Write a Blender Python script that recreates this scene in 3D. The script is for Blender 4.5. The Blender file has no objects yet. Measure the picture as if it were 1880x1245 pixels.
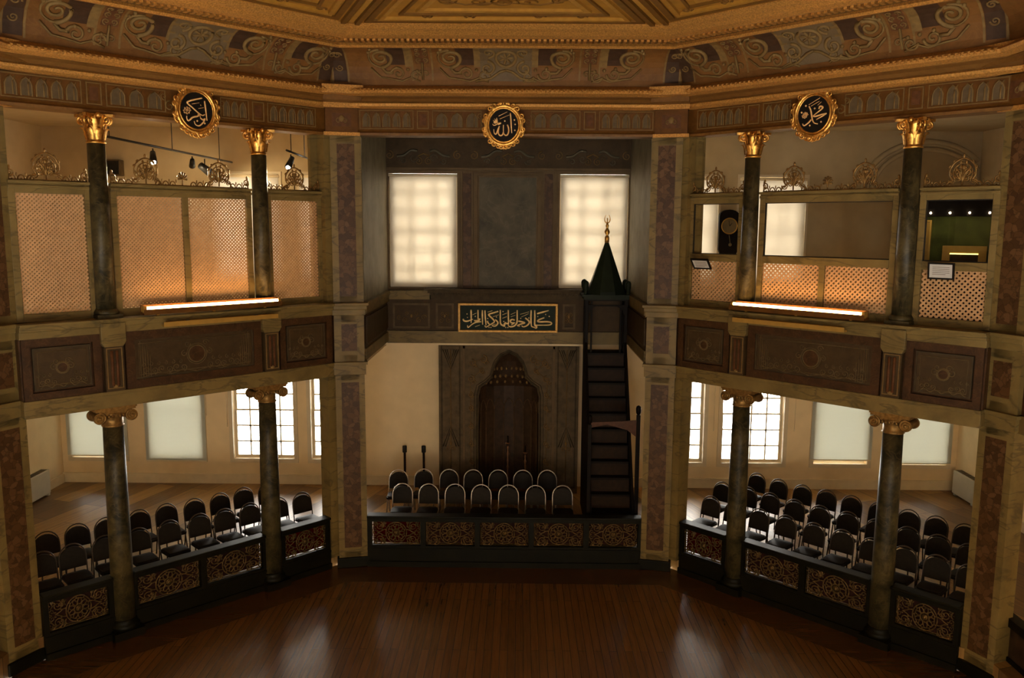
import bpy, bmesh, math, random
from mathutils import Matrix, Vector
random.seed(7)
pi, cos, sin, rad = math.pi, math.cos, math.sin, math.radians
S = bpy.context.scene
COL = S.collection

# ------------------------------------------------------------------ materials
MATS = {}
SPEC = {'floor_wood': .5, 'border_wood': .4, 'platform_wood': .35, 'platform_wood_right': .35, 'green_marble': .22, 'clock_dial': .4, 'vinyl': .12, 'dark_wood': .08, 'red_wood': .1, 'green_paint': .12, 'black_board': .1, 'canopy_green': .1}
def _mat(name):
    m = bpy.data.materials.new(name); m.use_nodes = True
    nt = m.node_tree; b = nt.nodes['Principled BSDF']; b.inputs['Specular IOR Level'].default_value = SPEC.get(name, .18)
    MATS[name] = m
    return m, nt, b
def N(nt, t, **k):
    n = nt.nodes.new(t)
    for a, v in k.items():
        if a in n.inputs.keys(): n.inputs[a].default_value = v
        else: setattr(n, a, v)
    return n
def ramp(nt, fac, stops):
    r = nt.nodes.new('ShaderNodeValToRGB')
    e = r.color_ramp.elements
    while len(e) < len(stops): e.new(.5)
    for i, (p, c) in enumerate(stops):
        e[i].position = p; e[i].color = (*c, 1)
    nt.links.new(fac, r.inputs[0]); return r.outputs[0]
def coords(nt, scale=(1,1,1), rot=(0,0,0)):
    t = nt.nodes.new('ShaderNodeTexCoord'); mp = nt.nodes.new('ShaderNodeMapping')
    mp.inputs['Scale'].default_value = scale; mp.inputs['Rotation'].default_value = rot
    nt.links.new(t.outputs['Object'], mp.inputs[0]); return mp.outputs[0]
def bump(nt, b, h, s=.2, d=.01):
    n = N(nt, 'ShaderNodeBump'); n.inputs['Strength'].default_value = s; n.inputs['Distance'].default_value = d
    nt.links.new(h, n.inputs['Height']); nt.links.new(n.outputs[0], b.inputs['Normal'])
def plain(name, c, rough=.5, metal=0., noise=.15, scale=8.):
    m, nt, b = _mat(name)
    n = N(nt, 'ShaderNodeTexNoise', Scale=scale, Detail=5.0)
    nt.links.new(coords(nt), n.inputs['Vector'])
    lo = tuple(x*(1-noise) for x in c); hi = tuple(min(1, x*(1+noise)) for x in c)
    nt.links.new(ramp(nt, n.outputs[0], [(.3, lo), (.7, hi)]), b.inputs['Base Color'])
    b.inputs['Roughness'].default_value = rough; b.inputs['Metallic'].default_value = metal
    return m
def marble(name, base, dark, vein, scale=3., veins=.5, rough=.45, st=None):
    m, nt, b = _mat(name)
    v = coords(nt)
    n = N(nt, 'ShaderNodeTexNoise', Scale=scale, Detail=6.0, Roughness=.6)
    nt.links.new(v, n.inputs['Vector'])
    c1 = ramp(nt, n.outputs[0], [(.38, dark), (.60, base)] if name == 'green_marble' else [(.3, dark), (.62, base)])
    n2 = N(nt, 'ShaderNodeTexNoise', Scale=scale*.7, Detail=4.0, Distortion=.7 if st else 1.6)
    nt.links.new(coords(nt, *st) if st else v, n2.inputs['Vector'])
    f = ramp(nt, n2.outputs[0], [(.47, (0,0,0)), (.5, (veins,)*3), (.53, (0,0,0))])
    mx = nt.nodes.new('ShaderNodeMixRGB'); nt.links.new(f, mx.inputs[0]); nt.links.new(c1, mx.inputs[1])
    mx.inputs[2].default_value = (*vein, 1)
    nt.links.new(mx.outputs[0], b.inputs['Base Color'])
    b.inputs['Roughness'].default_value = rough
    return m
def breccia(name, a, bcol, c, scale=9., rough=.45):
    m, nt, b = _mat(name)
    v = coords(nt)
    n = N(nt, 'ShaderNodeTexNoise', Scale=scale*.6, Detail=4.0); nt.links.new(v, n.inputs['Vector'])
    mv = nt.nodes.new('ShaderNodeMixRGB'); mv.inputs[0].default_value = .12
    nt.links.new(v, mv.inputs[1]); nt.links.new(n.outputs['Color'], mv.inputs[2])
    vo = N(nt, 'ShaderNodeTexVoronoi', Scale=scale); vo.feature = 'F1'
    nt.links.new(mv.outputs[0], vo.inputs['Vector'])
    ve = N(nt, 'ShaderNodeTexVoronoi', Scale=scale); ve.feature = 'DISTANCE_TO_EDGE'
    nt.links.new(mv.outputs[0], ve.inputs['Vector'])
    sp = nt.nodes.new('ShaderNodeSeparateColor'); nt.links.new(vo.outputs['Color'], sp.inputs[0])
    c1 = ramp(nt, sp.outputs[0], [(.1, a), (.55, bcol), (.95, c)])
    f = ramp(nt, ve.outputs['Distance'], [(.0, (.65,)*3), (.06, (0,0,0))])
    mx = nt.nodes.new('ShaderNodeMixRGB'); nt.links.new(f, mx.inputs[0]); nt.links.new(c1, mx.inputs[1])
    mx.inputs[2].default_value = (*[x*.4 for x in a], 1)
    nt.links.new(mx.outputs[0], b.inputs['Base Color']); b.inputs['Roughness'].default_value = rough
    return m
def planks(name, cols, w, l, rotz, rough=.3, gap=(.02,.01,.005), mort=.006, var=.45):
    m, nt, b = _mat(name)
    v = coords(nt, rot=(0, 0, rotz))
    br = N(nt, 'ShaderNodeTexBrick', Scale=1.0)
    br.inputs['Brick Width'].default_value = l; br.inputs['Row Height'].default_value = w
    br.inputs['Mortar Size'].default_value = mort; br.inputs['Mortar'].default_value = (*gap, 1)
    br.inputs['Color1'].default_value = (0,0,0,1); br.inputs['Color2'].default_value = (1,1,1,1)
    br.offset = .37; br.offset_frequency = 2
    nt.links.new(v, br.inputs['Vector'])
    mp = nt.nodes.new('ShaderNodeMapping'); mp.inputs['Scale'].default_value = (1.3, 22, 1); nt.links.new(v, mp.inputs[0])
    n = N(nt, 'ShaderNodeTexNoise', Scale=1.4, Detail=6.0, Distortion=.6); nt.links.new(mp.outputs[0], n.inputs['Vector'])
    n2 = N(nt, 'ShaderNodeTexNoise', Scale=.9, Detail=3.0); nt.links.new(v, n2.inputs['Vector'])
    a1 = nt.nodes.new('ShaderNodeMath'); a1.operation = 'MULTIPLY_ADD'; a1.inputs[1].default_value = var
    nt.links.new(br.outputs['Color'], a1.inputs[0])
    a2 = nt.nodes.new('ShaderNodeMath'); a2.operation = 'MULTIPLY'; a2.inputs[1].default_value = .66
    nt.links.new(n.outputs[0], a2.inputs[0]); nt.links.new(a2.outputs[0], a1.inputs[2])
    c = ramp(nt, a1.outputs[0], [(.15, cols[0]), (.5, cols[1]), (.85, cols[2])])
    mx = nt.nodes.new('ShaderNodeMixRGB'); nt.links.new(br.outputs['Fac'], mx.inputs[0]); nt.links.new(c, mx.inputs[1])
    mx.inputs[2].default_value = (*gap, 1)
    nt.links.new(mx.outputs[0], b.inputs['Base Color'])
    rr = nt.nodes.new('ShaderNodeMapRange'); rr.inputs[3].default_value = rough*.92; rr.inputs[4].default_value = rough*1.12
    nt.links.new(n2.outputs[0], rr.inputs[0]); nt.links.new(rr.outputs[0], b.inputs['Roughness'])
    bump(nt, b, n.outputs[0], .08, .004)
    return m
def emit(name, c, s):
    m, nt, b = _mat(name)
    b.inputs['Base Color'].default_value = (*c, 1)
    b.inputs['Emission Color'].default_value = (*c, 1); b.inputs['Emission Strength'].default_value = s
    return m

marble('cream_marble', (.185,.124,.040), (.115,.077,.024), (.045,.034,.014), 2.6, .6, .45, ((.55,.55,2.0), (.35,.7,.2)))
breccia('red_marble', (.050,.022,.008), (.080,.036,.012), (.105,.052,.020), 13.)
marble('dark_red_marble', (.058,.024,.008), (.025,.011,.004), (.10,.05,.018), 7., .4)
marble('green_marble', (.064,.048,.018), (.012,.010,.005), (.11,.08,.034), 4.5, .4, .42)
marble('green_wall', (.235,.20,.13), (.125,.105,.06), (.3,.26,.18), 2.2, .3, .5, ((1.6,1.6,.35),))
marble('slate_marble', (.10,.082,.05), (.05,.042,.026), (.16,.13,.085), 2.5, .25, .5)
marble('panel_grey', (0.057, 0.03238, 0.01169), (0.03529, 0.01989, 0.007144), (0.07059, 0.04163, 0.01624), 6., .3, .6)
marble('mauve_grey', (0.1326, 0.08584, 0.0406), (0.08951, 0.05624, 0.02639), (0.1591, 0.1066, 0.05278), 3., .3, .6)
marble('frieze_brown', (0.1122, 0.04165, 0.00504), (0.068, 0.0245, 0.00288), (0.136, 0.0539, 0.0072), 5., .3, .6)
marble('cornice_brown', (0.152, 0.0665, 0.0135), (0.104, 0.0434, 0.0081), (0.2, 0.091, 0.018), 9., .3, .5)
plain('gilt_band', (0.425, 0.2, 0.0455), .42, .35, .4, 45)
marble('cove_brown', (0.16, 0.06664, 0.01462), (0.108, 0.04344, 0.00936), (0.2, 0.08925, 0.02048), 4., .3, .6)
plain('gold', (.70,.38,.09), .40, 1., .35, 25)
plain('frame_gilt', (.46,.26,.075), .45, .5, .3, 25)
plain('gilt_carving', (.21,.115,.033), .42, .6, .35, 25)
plain('gilt_fretwork', (.115,.068,.022), .45, .5, .5, 30)
plain('ornament_paint', (.105,.068,.026), .6, 0, .25, 14)
plain('ochre_paint', (0.1658, 0.09768, 0.03045), .6, 0, .2, 12)
plain('cream_paint', (0.2106, 0.148, 0.058), .6, 0, .15, 12)
plain('violet_paint', (0.04641, 0.0222, 0.01015), .6, 0, .2, 12)
plain('slate_paint', (.092,.060,.028), .6, 0, .15, 12)
plain('rust_paint', (.095,.036,.012), .6, 0, .25, 14)
plain('ceiling_ochre', (0.304, 0.1377, 0.0165), .6, 0, .15, 5)
plain('ceiling_gold', (0.342, 0.1618, 0.02269), .5, .1, .15, 9)
plain('ceiling_brown', (0.133, 0.0561, 0.007563), .6, 0, .15, 9)
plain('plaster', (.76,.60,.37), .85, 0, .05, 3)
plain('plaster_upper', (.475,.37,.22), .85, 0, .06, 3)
plain('white_paint', (.74,.62,.42), .5, 0, .05, 6)
plain('radiator_white', (.55,.52,.43), .4, 0, .04, 6)
plain('sash_paint', (.62,.52,.36), .5, 0, .05, 6)
planks('floor_wood', [(.066,.027,.0065), (.122,.050,.011), (.165,.072,.017)], .115, 2.6, rad(90), .25, (.03,.012,.004), .004, .22)
planks('border_wood', [(.040,.016,.004), (.070,.029,.008), (.095,.040,.010)], .12, 2.2, 0, .25, (.03,.012,.004), .004, .22)
planks('platform_wood', [(.075,.036,.012), (.16,.082,.026), (.36,.20,.058)], .45, 2.6, rad(-72), .34)
planks('platform_wood_right', [(.075,.036,.012), (.16,.082,.026), (.36,.20,.058)], .45, 2.6, rad(72), .34)
plain('dark_wood', (.0045,.0022,.0010), .5, 0, .35, 14)
plain('red_wood', (.018,.008,.0032), .5, 0, .3, 14)
plain('gate_wood', (.060,.020,.007), .45, 0, .3, 14)
plain('dark_backing', (.022,.006,.004), .9, 0, .3, 12)  # maroon sheet standing in for the dark behind most pierced panels
plain('green_paint', (0.00432, 0.0036, 0.00096), .5, 0, .3, 6)
plain('canopy_green', (.012,.016,.008), .5, 0, .25, 6)
plain('lattice_wood', (.46,.265,.125), .6, 0, .12, 10)

plain('vinyl', (.013,.009,.006), .6, 0, .2, 20)
plain('chair_metal_shaded', (.045,.030,.018), .45, .0, .15, 20)  # chair metal darkened for the backlit frames in the wings
plain('chair_metal_lit', (.46,.40,.34), .30, .85, .15, 20)  # lighter copy of that metal, overhead light put in its colour
plain('black_metal', (.02,.018,.016), .4, .3, .2, 20)
plain('black_board', (.010,.007,.005), .6, 0, .2, 10)
plain('sign_green', (.008,.016,.009), .6, 0, .2, 10)
plain('letter_gold', (.95,.66,.31), .5, .1, .1, 20)
plain('roundel_gold', (.88,.52,.21), .5, .1, .1, 20)
plain('brass_yellow', (.36,.20,.04), .45, .2, .1, 10)
plain('mihrab_grey', (0.09828, 0.06806, 0.036), .7, 0, .25, 9)
plain('mihrab_dark', (0.05242, 0.03549, 0.01632), .7, 0, .3, 9)
plain('niche_brown', (0.036, 0.018, 0.0084), .55, 0, .4, 8)
plain('niche_line', (.085,.046,.018), .6, .1, .3, 20)
plain('paper', (.50,.48,.44), .6, 0, .04, 6)
plain('case_green', (.045,.050,.009), .8, 0, .35, 5)
plain('clock_dial', (.17,.125,.055), .5, 0, .1, 8)
plain('copper', (.20,.10,.05), .45, .7, .2, 15)
emit('tube_light', (1., .56, .20), 34.)
emit('spot_bulb', (1., .82, .55), 60.)
emit('case_strip', (1., .8, .2), 3.)
# glass: a thin clear pane
def glass():
    m, nt, b = _mat('window_glass')
    tr = N(nt, 'ShaderNodeBsdfTransparent'); gl = N(nt, 'ShaderNodeBsdfGlossy', Roughness=.02)
    fr = N(nt, 'ShaderNodeFresnel', IOR=1.45); mx = nt.nodes.new('ShaderNodeMixShader')
    nt.links.new(fr.outputs[0], mx.inputs[0]); nt.links.new(tr.outputs[0], mx.inputs[1]); nt.links.new(gl.outputs[0], mx.inputs[2])
    nt.links.new(mx.outputs[0], nt.nodes['Material Output'].inputs[0])
glass()
def blind_mat(name, c, t):
    m, nt, b = _mat(name)
    v = coords(nt, (1, 1, 1))
    n = N(nt, 'ShaderNodeTexWave', Scale=22.0, Distortion=.4); n.bands_direction = 'Z'
    nt.links.new(v, n.inputs['Vector'])
    c1 = ramp(nt, n.outputs[0], [(.0, tuple(x*.93 for x in c)), (1., c)])
    d = N(nt, 'ShaderNodeBsdfDiffuse'); tl = N(nt, 'ShaderNodeBsdfTranslucent')
    nt.links.new(c1, d.inputs[0]); nt.links.new(c1, tl.inputs[0])
    mx = nt.nodes.new('ShaderNodeMixShader'); mx.inputs[0].default_value = t
    nt.links.new(d.outputs[0], mx.inputs[1]); nt.links.new(tl.outputs[0], mx.inputs[2])
    nt.links.new(mx.outputs[0], nt.nodes['Material Output'].inputs[0])
blind_mat('blind_cream', (.72,.665,.57), .55)
blind_mat('blind_pale', (.68,.69,.63), .45)
blind_mat('red_cloth', (.13,.012,.008), .8)

# ------------------------------------------------------------------ mesh builder
class MB:
    def __init__(s): s.v = []; s.f = []; s.m = []; s.names = []; s.cur = 0; s.sm = False; s.smf = []
    def mat(s, n):
        if n not in s.names: s.names.append(n)
        s.cur = s.names.index(n); return s
    def add(s, vs, fs):
        o = len(s.v); s.v += [tuple(p) for p in vs]
        for f in fs: s.f.append([i+o for i in f]); s.m.append(s.cur); s.smf.append(s.sm)
        return s
    def box(s, x0, x1, y0, y1, z0, z1):
        return s.add([(x0,y0,z0),(x1,y0,z0),(x1,y1,z0),(x0,y1,z0),(x0,y0,z1),(x1,y0,z1),(x1,y1,z1),(x0,y1,z1)],
            [(0,3,2,1),(4,5,6,7),(0,1,5,4),(1,2,6,5),(2,3,7,6),(3,0,4,7)])
    def frame(s, x0, x1, z0, z1, w, y0, y1):      # rectangular frame in the xz plane, w = bar width inside the outline
        s.box(x0, x1, y0, y1, z0, z0+w); s.box(x0, x1, y0, y1, z1-w, z1)
        s.box(x0, x0+w, y0, y1, z0+w, z1-w); return s.box(x1-w, x1, y0, y1, z0+w, z1-w)
    def cap(s, pts, h0, h1, axis='z'):            # prism of a (possibly concave) outline
        P = (lambda a, b, h: (a, b, h)) if axis == 'z' else (lambda a, b, h: (a, h, b))
        n = len(pts)
        from mathutils.geometry import tessellate_polygon
        tri = tessellate_polygon([[Vector((a, b, 0)) for a, b in pts]])
        vs = [P(a, b, h0) for a, b in pts] + [P(a, b, h1) for a, b in pts]
        fs = [tuple(t) for t in tri] + [tuple(i+n for i in reversed(t)) for t in tri]
        fs += [(i, (i+1) % n, (i+1) % n+n, i+n) for i in range(n)]
        return s.add(vs, fs)
    def tube(s, pts, r, n=5, closed=False, flat=1.0):
        pts = [Vector(p) for p in pts]; L = len(pts)
        if L < 2: return s
        sm = s.sm; s.sm = True
        rings = []; up = Vector((0, -1, 0.05))
        for i, p in enumerate(pts):
            a = pts[(i-1) % L] if (closed or i > 0) else p
            b = pts[(i+1) % L] if (closed or i < L-1) else p
            t = (b-a)
            t = t.normalized() if t.length > 1e-9 else Vector((0, 0, 1))
            u = up if abs(t.dot(up.normalized())) < .95 else Vector((1, 0, 0))
            w = t.cross(u).normalized(); q = w.cross(t).normalized()
            rr = r(i/(L-1)) if callable(r) else r
            rings.append([p + w*rr*cos(2*pi*k/n) + q*rr*flat*sin(2*pi*k/n) for k in range(n)])
        vs = [v for g in rings for v in g]; fs = []
        for i in range(L if closed else L-1):
            j = (i+1) % L
            for k in range(n):
                k2 = (k+1) % n; fs.append((i*n+k, i*n+k2, j*n+k2, j*n+k))
        if not closed: fs += [tuple(range(n-1, -1, -1)), tuple((L-1)*n+k for k in range(n))]
        s.add(vs, fs); s.sm = sm; return s
    def lathe(s, prof, c=(0,0,0), n=20, a0=0., a1=2*pi, smooth=True):
        sm = s.sm; s.sm = smooth
        full = abs(a1-a0-2*pi) < 1e-6; m = n if full else n+1
        vs = [(c[0]+r*cos(a0+(a1-a0)*k/n), c[1]+r*sin(a0+(a1-a0)*k/n), c[2]+z) for r, z in prof for k in range(m)]
        fs = []
        for i in range(len(prof)-1):
            for k in range(n):
                k2 = (k+1) % m if full else k+1
                fs.append((i*m+k, i*m+k2, (i+1)*m+k2, (i+1)*m+k))
        if full: fs += [tuple(range(m-1, -1, -1)), tuple((len(prof)-1)*m+k for k in range(m))]
        s.add(vs, fs); s.sm = sm; return s
    def ball(s, c, rx, ry=None, rz=None, n=8):
        ry = ry or rx; rz = rz or rx; h = n//2+1
        sm = s.sm; s.sm = True
        vs = [(c[0], c[1], c[2]-rz)]; fs = []
        for i in range(1, h):
            a = -pi/2+pi*i/h
            vs += [(c[0]+rx*cos(a)*cos(2*pi*k/n), c[1]+ry*cos(a)*sin(2*pi*k/n), c[2]+rz*sin(a)) for k in range(n)]
        vs.append((c[0], c[1], c[2]+rz)); e = len(vs)-1
        for k in range(n):
            k2 = (k+1) % n; fs.append((0, 1+k2, 1+k)); fs.append((e, e-n+k, e-n+k2))
            for i in range(h-2): fs.append((1+i*n+k, 1+i*n+k2, 1+(i+1)*n+k2, 1+(i+1)*n+k))
        s.add(vs, fs); s.sm = sm; return s
    def disc(s, cx, cz, rx, rz, y0, y1, n=32):
        return s.cap([(cx+rx*cos(2*pi*k/n), cz+rz*sin(2*pi*k/n)) for k in range(n)], y0, y1, 'y')
    def spiral(s, cx, cz, r, turns, a0, sgn, w, y=0., n=4, fn=None, r0=.12, k=18):
        pts = []
        T = max(6, int(k*turns))
        for i in range(T+1):
            t = i/T; a = a0+sgn*2*pi*turns*t; rr = r*(1-(1-r0)*t)
            x, z = cx+rr*cos(a), cz+rr*sin(a)
            pts.append(fn(x, z) if fn else (x, y, z))
        return s.tube(pts, lambda t: w*(1-.45*t), n)
    def build(s, name, parent=None, loc=(0,0,0), rz=0., bevel=0., kind=None):
        me = bpy.data.meshes.new(name)
        me.from_pydata(s.v, [], s.f)
        for n in s.names: me.materials.append(MATS[n])
        me.polygons.foreach_set('material_index', s.m)
        me.polygons.foreach_set('use_smooth', s.smf)
        bm = bmesh.new(); bm.from_mesh(me); bmesh.ops.recalc_face_normals(bm, faces=bm.faces); bm.to_mesh(me); bm.free()
        me.update()
        o = bpy.data.objects.new(name, me); COL.objects.link(o)
        o.location = loc; o.rotation_euler = (0, 0, rz)
        if parent: o.parent = parent
        if kind: o['kind'] = kind
        if bevel:
            bv = o.modifiers.new('bevel', 'BEVEL'); bv.width = bevel; bv.segments = 2; bv.limit_method = 'ANGLE'
        return o
def B(m): return MB().mat(m)
def tag(o, label, cat, group=None, kind=None):
    o['label'] = label; o['category'] = cat
    if group: o['group'] = group
    if kind: o['kind'] = kind
    return o
def thing(name, label, cat, loc=(0,0,0), rz=0., group=None, kind='thing'):
    o = bpy.data.objects.new(name, None); COL.objects.link(o); o.empty_display_size = .1
    o.location = loc; o.rotation_euler = (0, 0, rz)
    return tag(o, label, cat, group, kind)
def copy_tree(o, parent=None):
    c = o.copy(); COL.objects.link(c); c.parent = parent
    for ch in list(o.children): copy_tree(ch, c)
    return c
def smooth_poly(pts, k=4):
    out = []; n = len(pts)
    for i in range(n-1):
        p0, p1, p2, p3 = pts[max(0, i-1)], pts[i], pts[i+1], pts[min(n-1, i+2)]
        for j in range(k):
            t = j/k
            out.append(tuple(.5*((2*b)+(-a+c)*t+(2*a-5*b+4*c-d)*t*t+(-a+3*b-3*c+d)*t**3) for a, b, c, d in zip(p0, p1, p2, p3)))
    out.append(tuple(pts[-1])); return out

# ------------------------------------------------------------------ the plan: octagon and local frames
PLAN = [(-6.7,4.65),(-6.7,10.75),(-3.05,14.4),(3.05,14.4),(6.7,10.75),(6.7,4.65),(3.05,1.0),(-3.05,1.0)]
def octo(d):
    out = []
    L = []
    for i in range(8):
        a = Vector(PLAN[i]); b = Vector(PLAN[(i+1) % 8]); t = (b-a).normalized(); n = Vector((t.y, -t.x))   # inward normal
        L.append((a+n*d, t))
    for i in range(8):
        (p, t), (q, u) = L[i-1], L[i]
        den = t.x*u.y-t.y*u.x; w = q-p
        k = (w.x*u.y-w.y*u.x)/den; r = p+t*k
        out.append((r.x, r.y))
    return out
class Fr:                                             # local frame: x to the right as seen from the hall, y away, z up
    def __init__(s, ox, oy, a): s.o = (ox, oy); s.a = a
    def at(s, x, y=0., z=0.):
        c, n = cos(s.a), sin(s.a); return (s.o[0]+c*x-n*y, s.o[1]+n*x+c*y, z)
FL = Fr(-4.875, 12.575, rad(45)); FRT = Fr(4.875, 12.575, rad(-45)); FC = Fr(0, 14.4, 0)
def sweep(prof, sides, mat, name, dup=None):
    mb = B(mat); n = len(prof); rings = [octo(d) for d, z in prof]
    for sd in sides:
        j = (sd+1) % 8
        vs = [(rings[k][sd][0], rings[k][sd][1], prof[k][1]) for k in range(n)] + [(rings[k][j][0], rings[k][j][1], prof[k][1]) for k in range(n)]
        fs = [(k, (k+1) % n, (k+1) % n+n, k+n) for k in range(n)]
        from mathutils.geometry import tessellate_polygon
        tri = tessellate_polygon([[Vector((d, z, 0)) for d, z in prof]])
        fs += [tuple(t) for t in tri]+[tuple(i+n for i in t) for t in tri]
        mb.add(vs, fs)
    return mb
OTHER = [0, 4, 5, 6, 7]

# ------------------------------------------------------------------ shell
def struct(mb, name, label, cat, parent=None, **k):
    o = mb.build(name, parent, **k)
    return tag(o, label, cat, None, 'structure') if not parent else o
YB = 18.05; XS = 10.1; YR = -3.0; ZP = .34; ZC = 8.25
fl = octo(.02); inn = octo(.75)
mb = B('floor_wood').cap(inn, -.1, 0)
fo = struct(mb, 'floor', 'polished reddish brown plank dance floor of the octagonal hall', 'floor')
mb = B('border_wood')
for i in range(8):
    j = (i+1) % 8; mb.cap([fl[i], fl[j], inn[j], inn[i]], -.1, 0)
mb.build('border_planks', fo)
mb = B('platform_wood').cap([(-XS,YB),(-XS,YR),(-6.72,YR),(-6.72,10.75),(-3.06,14.41),(0,14.41),(0,YB)], -.1, ZP)
struct(mb, 'floor_platform', 'raised platform floor of mixed light and dark boards left of the prayer niche', 'floor')
mb = B('platform_wood_right').cap([(XS,YB),(XS,YR),(6.72,YR),(6.72,10.75),(3.06,14.41),(0.001,14.41),(0.001,YB)], -.1, ZP)
struct(mb, 'floor_platform.001', 'raised platform floor of mixed light and dark boards right of the prayer niche', 'floor')

def holed(mb, x0, x1, z0, z1, holes, y0, y1):
    xs = sorted({x0, x1, *[h[0] for h in holes], *[h[1] for h in holes]}); zs = sorted({z0, z1, *[h[2] for h in holes], *[h[3] for h in holes]})
    for a, b in zip(xs, xs[1:]):
        for c, d in zip(zs, zs[1:]):
            if not any(h[0] <= (a+b)/2 <= h[1] and h[2] <= (c+d)/2 <= h[3] for h in holes): mb.box(a, b, y0, y1, c, d)
    return mb
LOWX = [-9.27, -7.49, -5.5, -3.72, 3.72, 5.5, 7.49, 9.27]; HW = .685
LW = [(x-HW, x+HW, .93, 3.12) for x in LOWX]
for i_ in (0, 1, 6, 7): LW[i_] = (LOWX[i_]-.60, LOWX[i_]+.60, .93, 3.12)
LW[3] = (-4.42,-3.32,.93,3.12); LW[4] = (3.30,4.40,.93,3.12)
UW = [(-6.41,-4.98,5.0,7.27),(-4.53,-3.1,5.0,7.27),(3.1,4.53,5.0,7.27),(4.98,6.41,5.0,7.27)]
CW = [(-2.49,-1.06,4.9,7.26),(1.07,2.5,4.9,7.26)]
struct(holed(B('plaster'), -XS, XS, -.1, 4.0, LW, YB, YB+.3), 'wall_back', 'cream plastered back wall of the ground floor with windows', 'wall')
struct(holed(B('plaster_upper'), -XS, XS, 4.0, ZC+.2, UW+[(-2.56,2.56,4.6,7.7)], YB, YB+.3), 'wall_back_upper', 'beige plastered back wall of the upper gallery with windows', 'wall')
for sx, nm, lb in ((-1, 'wall_left', 'left'), (1, 'wall_right', 'right')):
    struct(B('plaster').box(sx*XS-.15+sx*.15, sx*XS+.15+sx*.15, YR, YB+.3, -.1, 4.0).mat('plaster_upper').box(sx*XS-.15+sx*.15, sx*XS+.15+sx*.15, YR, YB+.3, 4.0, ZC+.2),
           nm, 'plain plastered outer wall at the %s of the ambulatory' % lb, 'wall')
RW = [(x-HW, x+HW, .93, 3.12) for x in (-.8, .8)]+[(x-.7, x+.7, 5.2, 7.25) for x in (-1.6, 1.8)]  # unseen windows added to bring daylight onto the front surfaces
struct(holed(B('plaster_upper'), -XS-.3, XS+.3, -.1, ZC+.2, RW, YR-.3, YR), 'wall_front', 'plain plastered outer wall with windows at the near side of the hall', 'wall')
# roof over everything and the gallery ceiling ring
struct(B('plaster').box(-XS-.3, XS+.3, YR-.3, YB+.3, 9.5, 9.7), 'ceiling_roof', 'roof slab above the painted ceiling', 'ceiling')
mb = B('plaster_upper')
o8 = octo(-.35)
mb.cap([(-XS,YB),(-XS,YR),(o8[0][0],YR),o8[0],o8[1],o8[2],(0,o8[2][1]),(0,YB)], ZC, ZC+.15)
mb.cap([(XS,YB),(XS,YR),(o8[5][0],YR),o8[5],o8[4],o8[3],(0.001,o8[3][1]),(0.001,YB)], ZC, ZC+.15)
mb.cap([(o8[0][0],YR),(o8[5][0],YR),o8[5],o8[6],o8[7],o8[0]], ZC, ZC+.15)
struct(mb, 'ceiling_gallery', 'plain beige ceiling over the upper gallery', 'ceiling')
# gallery slab
mb = B('plaster')
mb.cap([(-XS,YB),(-XS,YR),(-6.95,YR),(-6.95,10.85),(-3.2,14.6),(-2.62,14.6),(-2.62,YB)], 3.62, 4.5)
mb.cap([(XS,YB),(XS,YR),(6.95,YR),(6.95,10.85),(3.2,14.6),(2.62,14.6),(2.62,YB)], 3.62, 4.5)
mb.box(-2.62, 2.62, 17.36, YB, 3.66, 4.5)
g_ = octo(-.2)
mb.cap([(-6.95,YR),(6.95,YR),g_[5],g_[6],g_[7],g_[0]], 3.62, 4.5)
struct(mb, 'floor_gallery', 'gallery floor slab with white underside around the hall', 'floor')
# baseboards
bs = B('white_paint')
for a, b in ((-XS, -1.75), (2.6, XS)): bs.box(a, b, YB-.03, YB, ZP, ZP+.2); bs.box(a, b, YB-.045, YB, ZP+.2, ZP+.225)
struct(bs, 'baseboard_back', 'cream baseboard along the back wall', 'baseboard')
for sx, nm in ((-1, 'left'), (1, 'right')):
    a, b = sorted((sx*XS, sx*(XS-.03)))
    struct(B('white_paint').box(a, b, 8, YB, ZP, ZP+.2), 'baseboard_'+nm, 'cream baseboard along the %s outer wall' % nm, 'baseboard')

# windows: sash frame, glazing bars, glass; casing on the room side
def window(i, x0, x1, z0, z1, y, cols, rows, label, casing='sash_paint', cw=.11):
    o = B(casing).frame(x0-cw, x1+cw, z0-cw, z1+cw, cw, y-.03, y+.02).build('window_%d' % i)
    tag(o, label, 'window', None, 'structure')
    zm = (z0+z1)/2
    sw = .05 if casing == 'sash_paint' and cw > .06 else .12
    for nm, za, zb, ya, ta, tb in (('upper_sash', zm-.02, z1, y+.16, .035, sw), ('lower_sash', z0, zm+.02, y+.12, sw, .035)):
        B('sash_paint').box(x0, x0+sw, ya, ya+.04, za, zb).box(x1-sw, x1, ya, ya+.04, za, zb).box(x0+sw, x1-sw, ya, ya+.04, za, za+ta).box(x0+sw, x1-sw, ya, ya+.04, zb-tb, zb).build(nm, o)
    m = B('sash_paint')
    for k in range(1, cols):
        x = x0+(x1-x0)*k/cols; m.box(x-.015, x+.015, y+.13, y+.19, z0+.04, z1-.04)
    for za, zb in ((z0, zm), (zm, z1)):
        for k in range(1, rows):
            z = za+(zb-za)*k/rows; m.box(x0+.04, x1-.04, y+.13, y+.19, z-.015, z+.015)
    m.build('glazing_bars', o)
    B('window_glass').box(x0+.03, x1-.03, y+.158, y+.162, z0+.03, z1-.03).build('pane', o)
    if casing == 'sash_paint':
        m = B('sash_paint')
        for k in (-.25, .25): m.tube([((x0+x1)/2+k-.05, y+.11, z0+.06), ((x0+x1)/2+k-.05, y+.08, z0+.06), ((x0+x1)/2+k+.05, y+.08, z0+.06), ((x0+x1)/2+k+.05, y+.11, z0+.06)], .008)
        m.build('sash_lift', o)
    return o
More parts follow.
